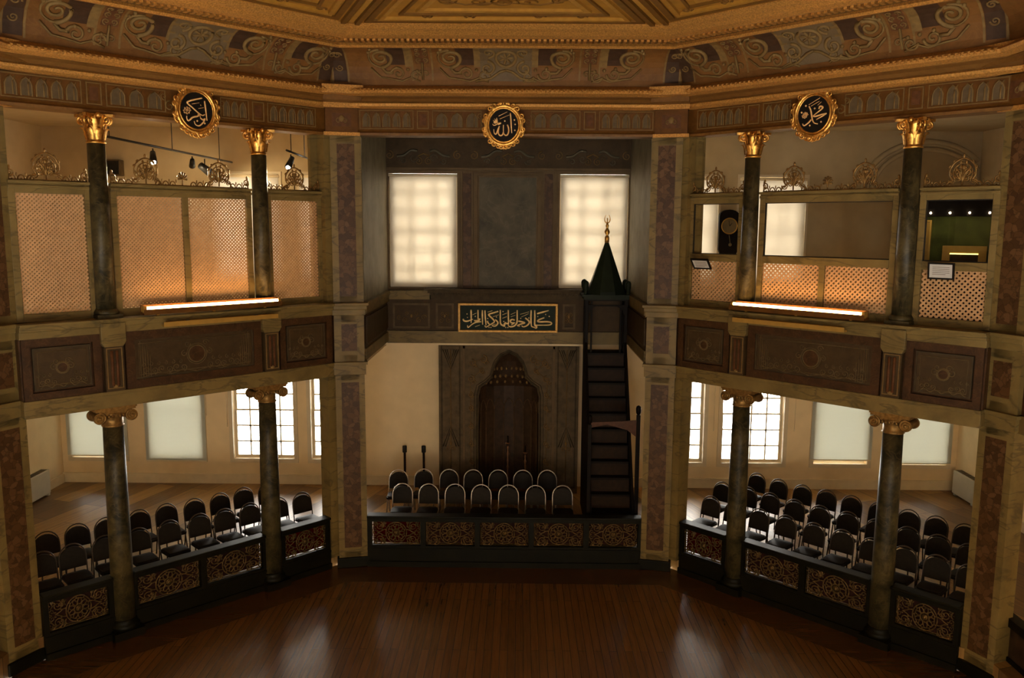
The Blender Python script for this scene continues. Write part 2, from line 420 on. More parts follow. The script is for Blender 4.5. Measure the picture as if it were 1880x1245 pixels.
WN = ['far left corner', 'second from the left corner', 'third from the left corner', 'nearest left of the prayer niche', 'nearest right of the prayer niche', 'third from the right corner', 'second from the right corner', 'far right corner']
for i, (x0, x1, z0, z1) in enumerate(LW):
    clear = i in (2, 3, 4, 5)
    window(i+1, x0, x1, z0, z1, YB, 4, 3, ('uncovered bright' if clear else 'blind covered')+' sash window, ground floor, '+WN[i], cw=.09)
for i, (x0, x1, z0, z1) in enumerate(UW):
    window(i+9, x0, x1, z0, z1, YB, 3, 2, 'blind covered upper window, ' + ['outer one behind the left lattice', 'inner one behind the left lattice', 'one behind the wall clock at right', 'one beside the beam of light at right'][i], cw=.05)
for i, (x0, x1, z0, z1) in enumerate(CW):
    window(i+13, x0, x1, z0, z1, 17.3, 3, 3, 'tall window with pink frame ' + ['left of the dark marble panel', 'behind the green pointed canopy'][i], casing='mauve_grey', cw=.055)
for i, (x0, x1, z0, z1) in enumerate(RW):
    o = B('sash_paint').frame(x0, x1, z0, z1, .06, YR-.2, YR-.12).build('window_%d' % (i+15))
    tag(o, 'sash window in the near outer wall behind the viewer, %s' % ['lower left', 'lower right', 'upper left', 'upper right'][i], 'window', None, 'structure')
    B('window_glass').box(x0+.03, x1-.03, YR-.165, YR-.16, z0+.03, z1-.03).build('pane', o)
# roller blinds
def blind(x0, x1, z0, z1, y, m, label, group, cord=True):
    t = thing('roller_blind', label, 'window blind', ((x0+x1)/2, y, z0), 0, group)
    w = (x1-x0)/2; h = z1-z0
    B(m).box(-w, w, -.0015, .0015, 0, h).build('fabric', t)
    B('white_paint').box(-w, w, -.012, .012, -.025, .0).build('bottom_bar', t)
    B('white_paint').tube([(-w-.02, .0, h), (w+.02, 0, h)], .03, 10).build('roller', t)
    if cord:
        B('white_paint').tube([(w+.03, -.03, h), (w+.03, -.03, h*.45)], .006).tube([(w+.045, -.03, h), (w+.045, -.03, h*.45)], .006).build('cord', t)
    return t
BL = ['pale blind in the far left corner, nearly closed', 'pale blind in the second window from the left corner, fully drawn', 'pale blind in the second window from the right corner, ending above the sill', 'pale blind in the far right corner, nearly closed']
for k, (i, zb) in enumerate(((0, .985), (1, .88), (6, 1.04), (7, .97))):
    blind(LOWX[i]-HW, LOWX[i]+HW, zb, 3.2, YB-.045, 'blind_pale', BL[k], 'pale roller blinds on the ground floor')
UBL = ['cream blind of the outer upper window behind the left lattice', 'cream blind of the inner upper window behind the left lattice', 'cream blind behind the wall clock', 'cream blind right of the wall clock']
for k, w in enumerate(UW):
    blind(w[0]+.01, w[1]-.01, 4.95, 7.22, YB-.04, 'blind_cream', UBL[k], 'cream roller blinds of the upper windows', False)
for k, w in enumerate(CW):
    blind(w[0]+.02, w[1]-.02, 4.84, 7.22, 17.3-.0+.03, 'blind_cream', ['glowing cream blind left of the dark marble panel', 'glowing cream blind behind the green pointed canopy'][k], 'cream roller blinds of the upper windows', False)
# blind cords hanging on the bare window frames
for x, lab in ((-6.3, 'thin white pull cord beside the third window from the left corner'), (4.62, 'thin white pull cord beside the window nearest right of the niche'), (6.42, 'thin white pull cord beside the third window from the right corner')):
    o = B('white_paint').tube([(0, 0, 0), (0, 0, 1.5)], .007).ball((0, 0, 0), .014, .014, .03).build('pull_cord', None, (x, YB-.05, 1.7)); tag(o, lab, 'cord', 'pull cords by the windows')

# ------------------------------------------------------------------ rings round the octagon: entablature, cornice, cove, ceiling
def arc_cove(t): return (.45+.55*(1-cos(t*pi/2)), 8.46+.51*sin(t*pi/2))
RINGS = [('architrave', 'cornice_brown', [(-.25,7.70),(.08,7.70),(.09,7.74),(.05,7.77),(.03,7.80),(-.25,7.80)], 'gilt'),
 ('frieze', 'frieze_brown', [(-.25,7.80),(.03,7.80),(.03,8.14),(-.25,8.14)], None),
 ('fillet', 'gilt_band', [(-.2,8.14),(.13,8.14),(.2,8.17),(.22,8.21),(.2,8.23),(-.2,8.23)], None),
 ('corona', 'cornice_brown', [(-.2,8.23),(.3,8.23),(.36,8.27),(.46,8.29),(.46,8.34),(-.2,8.34)], None),
 ('gilt_cyma', 'gilt_band', [(.30,8.29),(.48,8.30),(.58,8.33),(.61,8.37),(.58,8.40),(.52,8.43),(.47,8.46),(.30,8.46)], None),
 ('cove', 'cove_brown', [arc_cove(k/8) for k in range(9)]+[(1.0,9.1),(.3,9.1),(.3,8.46)], None),
 ('upper_fillet', 'gilt_band', [(.98,8.95),(1.05,8.94),(1.09,8.97),(1.07,9.01),(.98,9.02)], None),
 ('upper_corona', 'cornice_brown', [(.9,9.01),(1.5,9.01),(1.5,9.16),(.9,9.16)], None),
 ('upper_cyma', 'gilt_band', [(1.40,9.0),(1.50,8.985),(1.60,9.01),(1.68,9.05),(1.74,9.07),(1.82,9.12),(1.82,9.16),(1.40,9.16)], None)]
SIDE_L = {1: 'over the left wing', 2: 'over the middle bay', 3: 'over the right wing'}
ent = {}
tn = 0
for sd in (1, 2, 3, None):
    for grp, names in (('entablature', ('architrave','frieze','fillet','corona','gilt_cyma')), ('cove', ('cove','upper_fillet','upper_corona','upper_cyma'))):
        tn += 1
        root = thing('trim_%d' % tn, ('brown painted entablature with gilt mouldings ' if grp == 'entablature' else 'painted cove with scrollwork between gilt cornices ')+(SIDE_L[sd] if sd else 'around the remaining sides of the hall'), 'entablature' if grp == 'entablature' else 'cornice', (0,0,0), 0, None, 'structure')
        for nm, m, prof, _ in RINGS:
            if nm in names:
                mb = sweep(prof, [sd] if sd else OTHER, m, nm)
                if nm == 'architrave': pass
                mb.build(nm, root)
        if sd: ent[(grp, sd)] = root
FRM = {1: FL, 2: FC, 3: FRT}; HALF = {1: 2.581, 2: 3.05, 3: 2.581}
# bead rows (egg-and-dart, dentils) as rows along the mouldings
for sd in (1, 2, 3):
    fr = FRM[sd]; h = HALF[sd]
    mb = B('gilt_band'); k = -h-.0
    n = int(2*(h-.2)/.075)
    for i in range(n):
        x = -(h-.22)+i*2*(h-.22)/(n-1); mb.add(*(lambda x, y, z: ([fr.at(x-.022, y-.0, z), fr.at(x+.022, y, z), fr.at(x+.022, y, z+.05), fr.at(x-.022, y, z+.05), fr.at(x, y-.02, z+.012), fr.at(x, y-.02, z+.042)], [(0,1,4),(1,2,5,4),(2,3,5),(3,0,4,5)]))(x, -.598, 8.345))
    mb.build('egg_row', ent[('entablature', sd)])
    mb = B('gilt_band'); hh = h-.62; n = int(2*hh/.085)
    for i in range(n):
        x = -hh+i*2*hh/(n-1); p = [fr.at(x+a, -1.36+b, 0)[:2] for a, b in ((-.022,-.07),(.022,-.07),(.022,.07),(-.022,.07))]
        mb.cap(p, 8.965, 9.02)
    mb.build('dentil_row', ent[('cove', sd)])
# frieze: arcaded painted panels between small tablets
def arcade(x0, x1, n, root, fr):
    mb = B('ochre_paint').frame(x0, x1, -.155, .155, .012, -.012, 0)
    w = (x1-x0-.06)/n
    for i in range(n):
        cx = x0+.03+w*(i+.5); r = w*.36
        mb.mat('slate_paint').cap([(cx-r, -.12), (cx+r, -.12), (cx+r, .02), (cx+r*.7, .07), (cx, .11), (cx-r*.7, .07), (cx-r, .02)], -.01, 0, 'y')
        mb.mat('ochre_paint')
        for s in (-1, 1):
            mb.tube([(cx+s*r, -.006, -.125), (cx+s*r, -.006, .02), (cx+s*r*.7, -.006, .075), (cx, -.006, .12)], .011, 4)
        mb.tube([(cx+r*.35, -.008, -.12), (cx+r*.35, -.008, .06)], .012, 4)
        mb.tube([(cx+r*.35, -.008, .05), (cx+r*.9, -.008, .12)], .008, 4)
    o = mb.build('arcade_panel', root, fr.at((0), -.031, 7.97), fr.a); return o
def tablet(x, root, fr, w=.1):
    mb = B('ochre_paint').frame(x-w, x+w, -.15, .15, .014, -.014, 0).mat('rust_paint').box(x-w*.55, x+w*.55, -.012, 0, -.09, .09)
    mb.build('tablet', root, fr.at(0, -.031, 7.97), fr.a)
for sd in (1, 2, 3):
    fr, root = FRM[sd], ent[('entablature', sd)]
    if sd == 2:
        cols = (-1.42, 1.42); segs = ((-2.5,-1.58,5),(-1.26,-.42,3),(.42,1.26,3),(1.58,2.5,5)); rc = 0
    else:
        m = 1 if sd == 1 else -1
        cols = (-1.18, 1.28) if m > 0 else (-1.28, 1.18); rc = .23*m
        segs = ((-2.32, cols[0]-.16, 5), (cols[0]+.16, rc-.42, 3), (rc+.42, cols[1]-.16, 3), (cols[1]+.16, 2.32, 5))
    for a, b, n in segs: arcade(a, b, n, root, fr)
    for x in cols: tablet(x, root, fr)
    mb = B('ochre_paint')
    for s in (-1, 1):
        mb.spiral(rc+s*.36, -.06, .075, 1.2, pi/2, -s, .012, -.006)
        mb.spiral(rc+s*.44, .07, .05, 1.2, -pi/2, s, .01, -.006)
    mb.build('scroll_pair', root, fr.at(0, -.031, 7.97), fr.a)
# corner blocks of the entablature over the pilasters
for k, (x, y, a, sd) in enumerate(((-2.80,14.31,15,2),(2.80,14.31,-15,2),(-6.62,10.78,67.5,1),(6.62,10.78,-67.5,3))):
    r = ent[('entablature', sd)]
    mb = B('frieze_brown').box(-.27, .27, -.06, .3, 7.72, 8.14).mat('gilt_band').box(-.30, .30, -.09, .3, 7.69, 7.745).box(-.30, .30, -.16, .3, 8.14, 8.22).mat('cornice_brown').box(-.31, .31, -.42, .2, 8.225, 8.335).mat('gilt_band').box(-.33, .33, -.56, .0, 8.315, 8.45)
    mb.mat('rust_paint').box(-.16, .16, -.068, 0, 7.84, 8.06).mat('ochre_paint').ball((0, -.07, 7.97), .05, .02, .06).spiral(-.05, 7.93, .06, 1.1, 0, 1, .012, -.07).spiral(.05, 7.93, .06, 1.1, pi, -1, .012, -.07)
    mb.build('corner_block', r, (x, y, 0), rad(a))
    rc_ = ent[('cove', sd)]
# cove painting: consoles, violet recesses, big C scrolls and swags
def cv(fr, x, t, off=.006):
    d, z = arc_cove(t); nx, nz = cos(t*pi/2), -sin(t*pi/2)     # normal towards the hall
    nd, nzz = cos(t*pi/2), -sin(t*pi/2)
    return fr.at(x, -(d+off*nd), z+off*nzz)
def cquad(mb, fr, x0, x1, t0, t1, off=.004, n=4):
    vs = []
    for i in range(n+1):
        t = t0+(t1-t0)*i/n; vs += [cv(fr, x0, t, off), cv(fr, x1, t, off)]
    return mb.add(vs, [(2*i, 2*i+1, 2*i+3, 2*i+2) for i in range(n)])
ARC = .83
def cove_unit(root, fr, x, s, m1):
    fn = lambda a, b: cv(fr, x+a, min(.98, max(.02, b/ARC)), .012)
    mb = B('violet_paint'); cquad(mb, fr, x-s*.03-.0, x+s*.26, .42, .92, .003)
    mb.mat('ochre_paint'); cquad(mb, fr, x+s*.26, x+s*.37, .38, .94, .004)
    mb.mat(m1).spiral(-s*.12, .5, .19, 1.7, -pi/2, s, .034, 0, 5, fn, .1)
    mb.spiral(-s*.12, .5, .20, .8, pi/2, s, .022, 0, 4, fn, .9)
    mb.spiral(s*.14, .2, .12, 1.4, pi, -s, .024, 0, 5, fn, .1)
    mb.spiral(s*.42, .16, .10, 1.3, 0, s, .02, 0, 5, fn, .1)
    mb.tube([fn(-s*.3, .3), fn(-s*.15, .14), fn(0, .12), fn(s*.2, .08), fn(s*.34, .14), fn(s*.5, .07)], .018, 4)
    mb.tube([fn(-s*.12+.0, .30), fn(-s*.05, .22), fn(s*.06, .22)], .03, 4)
    for a, b in ((-.3, .62), (-.26, .72), (.12, .3), (.3, .27), (.45, .25)): mb.ball(fn(s*a, b), .03, .03, .03, 6)
    mb.build('scroll_console', root)
def cove_tablet(root, fr, x, w=.16):
    fn = lambda a, b: cv(fr, x+a, min(.98, max(.02, b/ARC)), .01)
    mb = B('ochre_paint')
    for a in (-w, w): cquad(mb, fr, x+a-.015, x+a+.015, .1, .95, .006)
    mb.mat('rust_paint'); cquad(mb, fr, x-w*.7, x+w*.7, .45, .9, .004)
    mb.mat('ochre_paint')
    for q in (.45, .58, .7):
        for s in (-1, 1): mb.spiral(s*.05, q, .05, 1.2, -pi/2, s, .012, 0, 4, fn, .2)
    mb.tube([fn(0, .1), fn(0, .4)], .02, 4); mb.spiral(-.05, .2, .06, 1.2, 0, 1, .014, 0, 4, fn); mb.spiral(.05, .2, .06, 1.2, pi, -1, .014, 0, 4, fn)
    mb.build('painted_tablet', root)
def cove_medallion(root, fr, x, m='cream_paint'):
    fn = lambda a, b: cv(fr, x+a, min(.98, max(.02, b/ARC)), .012)
    mb = B('mauve_grey'); cquad(mb, fr, x-.42, x+.42, .1, .95, .003)
    mb.mat(m)
    pts = [fn(.16*cos(q*pi/8), .5+.17*sin(q*pi/8)) for q in range(16)]
    mb.tube(pts, .03, 5, True)
    for s in (-1, 1):
        mb.spiral(s*.30, .30, .13, 1.4, pi/2, s, .028, 0, 5, fn, .15)
        mb.spiral(s*.28, .62, .11, 1.3, -pi/2, -s, .024, 0, 5, fn, .15)
        mb.tube([fn(s*.5, .08), fn(s*.25, .13), fn(s*.1, .24), fn(0, .27)], .025, 4)
    for q in range(7): mb.tube([fn(0, .5), fn(.11*cos(q*2*pi/7), .5+.12*sin(q*2*pi/7))], .022, 4)
    mb.build('shell_medallion', root)
for sd in (1, 2, 3):
    fr, root = FRM[sd], ent[('cove', sd)]
    rc = 0 if sd == 2 else (.1 if sd == 1 else -.1)
    us = ((-1.9,1),(-.78,1),(.78,-1),(1.9,-1)) if sd == 2 else ((rc-1.75,1),(rc-.72,1),(rc+.72,-1),(rc+1.75,-1))
    for u, s in us: cove_unit(root, fr, u, s, 'ochre_paint' if sd != 2 else 'ochre_paint')
    for u in ((-1.36, 1.36) if sd == 2 else (rc-1.22, rc+1.22)): cove_tablet(root, fr, u)
    cove_medallion(root, fr, rc, 'ochre_paint')
    for s in (-1, 1):                                  # pilaster strips at the corners of the cove
        hx = HALF[sd]-.34
        mb = B('violet_paint'); cquad(mb, fr, s*hx-.11, s*hx+.11, .08, .95, .008)
        mb.mat('ochre_paint')
        for e in (-.13, .13): cquad(mb, fr, s*hx+e-.014, s*hx+e+.014, .05, .97, .012)
        fn = lambda a, b: cv(fr, s*hx+a, min(.98, max(.02, b/ARC)), .014)
        mb.spiral(0, .55, .07, 1.5, 0, 1, .016, 0, 4, fn); mb.spiral(0, .3, .06, 1.5, pi, 1, .014, 0, 4, fn)
        mb.build('corner_strip', root)
# the painted ceiling
c0 = octo(1.7)
ce = struct(B('ceiling_ochre').cap(c0, 9.13, 9.25), 'ceiling', 'golden painted octagonal ceiling with panelled sectors', 'ceiling')
cen = Vector((0, 7.7))
def lerp2(a, b, t): return (a[0]+(b[0]-a[0])*t, a[1]+(b[1]-a[1])*t)
oA, oB = octo(1.92), octo(4.6)
for sd in range(8):
    j = (sd+1) % 8
    for nm, m, din, w, z in (('outer_molding', 'ceiling_brown', .0, .10, 9.10), ('gilt_molding', 'ceiling_gold', .17, .07, 9.085), ('inner_molding', 'ceiling_brown', .42, .05, 9.10), ('panel_molding', 'ceiling_gold', .62, .09, 9.09)):
        A, Bq = octo(1.95+din), octo(4.6-din)
        def ins(P, e):           # pull the ends of the side in from its radial edges
            p, q = Vector(P[sd]), Vector(P[j]); t = (q-p).normalized(); return [(p+t*e)[:], (q-t*e)[:]]
        e = .20+din*.92
        a = ins(A, e); b = ins(Bq, e)
        A2, B2 = octo(1.95+din+w), octo(4.6-din-w)
        a2 = ins(A2, e+w*.95); b2 = ins(B2, e+w*.95)
        mb = B(m).cap([a[0], a[1], a2[1], a2[0]], z, 9.14).cap([b[0], b[1], b2[1], b2[0]], z, 9.14).cap([a[0], a2[0], b2[0], b[0]], z, 9.14).cap([a[1], a2[1], b2[1], b[1]], z, 9.14)
        mb.build(nm, ce)
    # radial rib
    p, q = Vector(oA[sd]), Vector(oB[sd]); t = (q-p).normalized(); n = Vector((-t.y, t.x))
    for off, m in ((.1, 'ceiling_brown'), (-.1, 'ceiling_brown'), (0, 'ceiling_gold')):
        mb = B(m).cap([(p+n*(off-.035))[:], (p+n*(off+.035))[:], (q+n*(off+.035))[:], (q+n*(off-.035))[:]], 9.08 if off else 9.10, 9.14); mb.build('radial_rib', ce)
    # painted arabesques in the sector panel
    mb = B('ceiling_brown'); a = Vector(octo(2.25)[sd]); b = Vector(octo(2.25)[j]); t = (b-a).normalized(); n = Vector((t.y, -t.x)); mid = (a+b)/2
    fn = lambda x, z: (*(mid+t*x+n*z)[:], 9.126)
    for s in (-1, 1):
        for x, z, r in ((.5, .0, .09), (1.1, .0, .08), (.3, .75, .16), (.75, .8, .14)): mb.spiral(s*x, z, r, 1.4, 0, s, .016, 0, 4, fn)
        mb.tube([fn(0, .75), fn(s*.5, .62), fn(s*.9, .9)], .014, 4)
    mb.spiral(0, .75, .2, 2, 0, 1, .018, 0, 4, fn)
    mb.build('painted_arabesque', ce)

# ------------------------------------------------------------------ pilasters
def pilaster(x, y, a, label, w=.26, wl=.255, flip=1):
    t = thing('pilaster', label, 'pilaster', (x, y, 0), rad(a), 'marbled corner pilasters of the hall')
    B('green_paint').box(-w-.03, w+.03, -.05, .30, 0, .18).build('plinth', t, bevel=.01)
    def shaft(nm, z0, z1, w, pw, zb0, zb1):
        B('cream_marble').box(-w, w, .012, .30, z0, z1).frame(-w, w, z0, z1, w-pw, 0, .02).build(nm, t)
        mb = B('cream_marble')
        if pw: 
            B('red_marble').box(-pw+.002, pw-.002, .006, .02, zb0, zb1).build(nm.replace('shaft', 'panel').replace('block', 'block_panel'), t)
            B('cream_marble').box(-pw, pw, 0, .02, z0, zb0).build(nm+'_border', t); B('cream_marble').box(-pw, pw, 0, .02, zb1, z1).build(nm+'_border', t)
    shaft('lower_shaft', .18, 3.56, wl, .155, .36, 3.42)
    B('cream_marble').box(-w-.02, w+.02, -.035, .30, 3.56, 3.76).box(-w-.05, w+.05, -.06, .3, 3.74, 3.79).build('beam_block', t, bevel=.006)
    shaft('pedestal_block', 3.79, 4.62, w, .135, 3.98, 4.46)
    B('cream_marble').box(-w-.03, w+.03, -.04, .30, 4.62, 4.72).box(-w-.05, w+.05, -.075, .3, 4.72, 4.79).box(-w-.08, w+.08, -.11, .3, 4.79, 4.84).build('pedestal_cornice', t, bevel=.008)
    shaft('upper_shaft', 4.84, 7.70, w, .15, 4.95, 7.56)
    return t
pilaster(-2.74, 14.31, 13, 'marbled pilaster left of the middle bay, beside the prayer niche recess')
pilaster(2.74, 14.31, -13, 'marbled pilaster right of the middle bay, beside the pulpit stairs')
pilaster(-6.62, 10.75, 67, 'marbled pilaster at the outer end of the left wing')
pilaster(6.62, 10.75, -67, 'marbled pilaster at the outer end of the right wing')
# marble returns of the corner pilasters towards the wings and the recess
for s, nm in ((-1, 'left'), (1, 'right')):
    fr = FL if s < 0 else FRT; e = 2.53*(-s)
    o = thing('door_jamb', 'cream marbled jamb closing the %s wing beside the middle bay' % nm, 'jamb', fr.at(e, 0, 0), fr.a, None, 'structure')
    B('cream_marble').box(-.13, .13, -.10, .2, .2, 3.6).build('lower_return', o)
    B('cream_marble').box(-.11, .11, -.10, .2, 4.84, 7.7).box(-.24, .24, .12, .2, 4.84, 7.7).build('upper_return', o)
    e = 2.40*s
    o = thing('door_jamb', 'cream marbled jamb at the outer end of the %s wing' % nm, 'jamb', fr.at(e, 0, 0), fr.a, None, 'structure')
    B('cream_marble').box(-.08, .08, .06, .25, .2, 3.6).build('lower_return', o)
    B('cream_marble').box(-.07, .07, .06, .25, 4.84, 7.7).build('upper_return', o)

# ------------------------------------------------------------------ columns
def corinthian(mb, z0, z1, r):
    h = z1-z0; mb.mat('gold')
    mb.lathe([(r*1.0, -.03), (r*1.14, -.015), (r*1.0, 0), (r*.95, .02), (r*.98, h*.5), (r*1.25, h*.85)], (0,0,z0), 20)
    for row, (n, za, hb, ph, fl) in enumerate(((8, .02, h*.42, 0, .05), (8, .10, h*.66, pi/8, .07))):
        for k in range(n):
            a = ph+2*pi*k/n; rr = r*1.0; ca, sa = cos(a), sin(a); w = r*.33
            P = []
            for q, (o_, zz, ww) in enumerate(((.005, za, .8), (.018, za+hb*.4, 1.05), (.028, za+hb*.75, .9), (fl, za+hb, .55), (fl+.025, za+hb*.9, .3))):
                for e in (-1, 0, 1): 
                    d = rr+o_+(.014 if e == 0 else 0); P.append((ca*d-sa*w*ww*e, sa*d+ca*w*ww*e, z0+zz))
            fs = []
            for q in range(4):
                for e in range(2): fs.append((q*3+e, q*3+e+1, q*3+e+4, q*3+e+3))
            sm = mb.sm; mb.sm = True; mb.add(P, fs); mb.sm = sm
    for k in range(4):
        a = pi/4+k*pi/2; ca, sa = cos(a), sin(a)
        for e in (-1, 1):
            cx, cy = ca*(r*1.55)-sa*e*.03, sa*(r*1.55)+ca*e*.03
            pts = []
            for q in range(22):
                u = q/21; an = -pi/2-.6+u*2.6*pi; rr = .062*(1-.8*u)
                pts.append((ca*(r*1.5+rr*cos(an))-sa*e*.03, sa*(r*1.5+rr*cos(an))+ca*e*.03, z0+h*.76+rr*sin(an)))
            mb.tube([(ca*r*1.05-sa*e*.04, sa*r*1.05+ca*e*.04, z0+h*.5)]+pts, .016, 5)
    for k in range(4):
        a = k*pi/2; mb.ball((cos(a)*r*1.35, sin(a)*r*1.35, z0+h*.92), .04, .04, .04, 8)
    q = r*1.75; c = r*1.25; n = []
    for k in range(4):
        a = k*pi/2
        for x, y in ((-q, -q+.03), (-q+.03, -q), (-q*.4, -c*1.02), (q*.4, -c*1.02), (q-.03, -q)): n.append((x*cos(a)-y*sin(a), x*sin(a)+y*cos(a)))
    mb.cap(n, z1-h*.13, z1-.012)
    return mb
def ionic(mb, z0, z1, r):
    h = z1-z0; mb.mat('gilt_carving')
    mb.lathe([(r*1.0, -.05), (r*1.12, -.035), (r*1.0, -.02), (r*1.02, h*.35), (r*1.3, h*.55), (r*1.3, h*.62)], (0,0,z0), 22)
    for s in (-1, 1):
        for f in (-1, 1):
            mb.spiral(s*r*1.55, z0+h*.42, .085, 2.1, pi/2, s, .018, f*r*1.12, 5, None, .1, 16)
            mb.disc(s*r*1.55, z0+h*.42, .085, .085, f*r*1.0-.02, f*r*1.0+.02, 18)
            mb.ball((s*r*1.55, f*r*1.17, z0+h*.42), .02)
        mb.tube([(s*r*1.55, -r*1.05, z0+h*.42), (s*r*1.55, 0, z0+h*.42), (s*r*1.55, r*1.05, z0+h*.42)], lambda t: .085-.03*sin(t*pi), 12)
    mb.box(-r*1.5, r*1.5, -r*1.1, r*1.1, z0+h*.55, z0+h*.78)
    mb.box(-r*1.95, r*1.95, -r*1.2, r*1.2, z0+h*.78, z0+h*.9); mb.box(-r*2.05, r*2.05, -r*1.3, r*1.3, z0+h*.9, z1)
    for k in range(5): mb.ball((-r*.7+k*r*.35, -r*1.2, z0+h*.48), .02, .02, .028, 6)
    return mb
def lower_column(pos, a, label):
    t = thing('lower_column', label, 'column', (*pos[:2], 0), a, 'marbled lower columns with scroll capitals')
    B('green_paint').box(-.22, .22, -.22, .22, 0, .12).lathe([(.205,.12),(.215,.16),(.20,.2),(.175,.215),(.18,.24),(.165,.27)], (0,0,0), 24).build('base', t)
    B('green_marble').lathe([(.160,.27),(.158,1.5),(.150,2.4),(.140,3.27)], (0,0,0), 28).build('shaft', t)
    ionic(MB(), 3.29, 3.55, .142).build('capital', t)
    return t
def upper_column(pos, a, label):
    t = thing('upper_column', label, 'column', (*pos[:2], 4.84), a, 'marbled upper columns with gilded capitals')
    B('green_marble').box(-.17, .17, -.17, .17, 0, .05).lathe([(.16,.05),(.165,.08),(.15,.11),(.135,.13)], (0,0,0), 24).build('base', t)
    B('green_marble').lathe([(.132,.13),(.130,1.2),(.118,2.47)], (0,0,0), 28).build('shaft', t)
    corinthian(MB(), 2.48, 2.86, .118).build('capital', t)
    return t
for fr, xs, wing, order in ((FL, (-1.18, 1.28), 'left', ('outer', 'inner')), (FRT, (-1.28, 1.18), 'right', ('inner', 'outer'))):
    for x, w in zip(xs, order):
        lower_column(fr.at(x, -.0), fr.a, 'dark marbled column with brown scroll capital, %s one under the %s gallery wing' % (w, wing))
        upper_column(fr.at(x, -.0), fr.a, 'dark marbled column with gilded leaf capital, %s one on the %s gallery rail' % (w, wing))

# ------------------------------------------------------------------ gallery beams and painted parapets of the wings
def ornament(mb, w, h, y, big):
    fn = None
    r0 = .13 if big else .07
    pts = [(r0*cos(k*pi/9), y, .0+r0*sin(k*pi/9)) for k in range(18)]
    mb.mat('ornament_paint').tube(pts, .013, 4, True)
    mb.tube([(p[0]*1.22, y, p[2]*1.22) for p in pts], .007, 4, True)
    e = (w/2-.03, h/2-.19); mb.tube([(-e[0], y, -e[1]), (e[0], y, -e[1]), (e[0], y, e[1]), (-e[0], y, e[1])], .006, 4, True)
    mb.mat('dark_red_marble').disc(0, 0, r0*.93, r0*.93, y-.003, y+.006, 20)
    mb.mat('ornament_paint')
    base = -h*.30
    n = 6 if big else 3
    for s in (-1, 1):
        for i in range(n):
            x = s*(r0*1.3+(w*.46-r0*1.3)*(i+.4)/n); r = .055 if big else .04
            mb.spiral(x, base+.06+.02*(i % 2), r, 1.4, -pi/2, s*(1 if i % 2 else -1), .009, y, 4)
            mb.spiral(x+s*.05, base+.16, r*.6, 1.2, pi/2, s, .006, y, 4)
        mb.tube(smooth_poly([(0, y, base-.02), (s*w*.12, y, base+.03), (s*w*.22, y, base-.01), (s*w*.33, y, base+.03), (s*w*.45, y, base-.02)]), .008, 4)
        mb.spiral(s*r0*1.1, r0*1.25, .05, 1.3, 0, s, .008, y, 4)
        mb.spiral(s*r0*1.5, .02, .05, 1.3, pi/2, -s, .008, y, 4)
    if big:
        mb.mat('ornament_paint')
        for s in (-1, 1):
            for i in range(5): mb.tube([(s*(w*.47-i*.035), y, -h*.32), (s*(w*.47-i*.035), y, h*.34-.05*i)], .006, 4)
def parapet(fr, cols, wing):
    f = -.20
    t = thing('gallery_parapet', 'red marbled gallery parapet with painted panels along the %s wing' % wing, 'parapet', fr.at(0, 0, 3.55), fr.a, 'painted gallery parapets')
    z = lambda a: a-3.55
    X0, X1 = (-2.36, 2.46) if wing == 'left' else (-2.46, 2.36)
    E0, E1 = (2.40, 2.66) if wing == 'left' else (-2.66, -2.40)
    B('cream_marble').box(X0, X1, f, .22, 0, z(3.74)).box(X0, X1, f-.02, .22, z(3.74), z(3.79)).build('beam', t, bevel=.006)
    B('dark_red_marble').box(X0, X1, f+.06, .2, z(3.79), z(4.63)).box(E0, E1, -.02, .2, z(3.75), z(4.80)).build('core', t)
    B('cream_marble').box(X0, X1, f-.0, .2, z(4.63), z(4.73)).box(X0, X1, f-.04, .24, z(4.73), z(4.80)).box(X0, X1, f-.08, .28, z(4.80), z(4.84)).build('rail', t, bevel=.008)
    xs = [X0]+[c for c in cols]+[X1]
    for i in range(3):
        a, b = xs[i]+(.02 if i == 0 else .17), xs[i+1]-(.02 if i == 2 else .17)
        w, h = b-a, z(4.63)-z(3.79)
        p = B('dark_red_marble').frame(-w/2, w/2, -h/2, h/2, .13 if i == 1 else .10, f+.0, f+.06).mat('mihrab_dark').frame(-w/2+.13, w/2-.13, -h/2+.13, h/2-.13, .02, f+.02, f+.06)
        o = p.build('panel_frame', t, ((a+b)/2, 0, z(4.21)))
        q = B('panel_grey').box(-w/2+.15, w/2-.15, f+.03, f+.05, -h/2+.15, h/2-.15)
        q = q.build('painted_panel', t, ((a+b)/2, 0, z(4.21)))
        m = MB(); ornament(m, w-.32, h, f+.027, i == 1); m.build('painted_ornament', q)
    for c in cols:
        m = B('cream_marble').box(c-.17, c+.17, f-.06, f+.08, z(4.50), z(4.78)).cap([(c-.17, z(4.5)), (c+.17, z(4.5)), (c+.13, z(4.44)), (c-.13, z(4.44))], f-.05, f+.08, 'y')
        m.build('bracket_block', t, bevel=.008)
        m = B('panel_grey').box(c-.13, c+.13, f-.03, f+.07, z(3.79), z(4.45)).mat('rust_paint')
        m.tube([(c-.035, f-.035, z(3.87)), (c-.035, f-.035, z(4.38))], .022, 6).tube([(c+.035, f-.035, z(3.87)), (c+.035, f-.035, z(4.38))], .022, 6)
        m.mat('ochre_paint').frame(c-.11, c+.11, z(3.83), z(4.42), .014, f-.04, f).ball((c, f-.03, z(3.86)), .04, .02, .03)
        m.build('fluted_strip', t)
    return t
parapet(FL, (-1.18, 1.28), 'left'); parapet(FRT, (-1.28, 1.18), 'right')
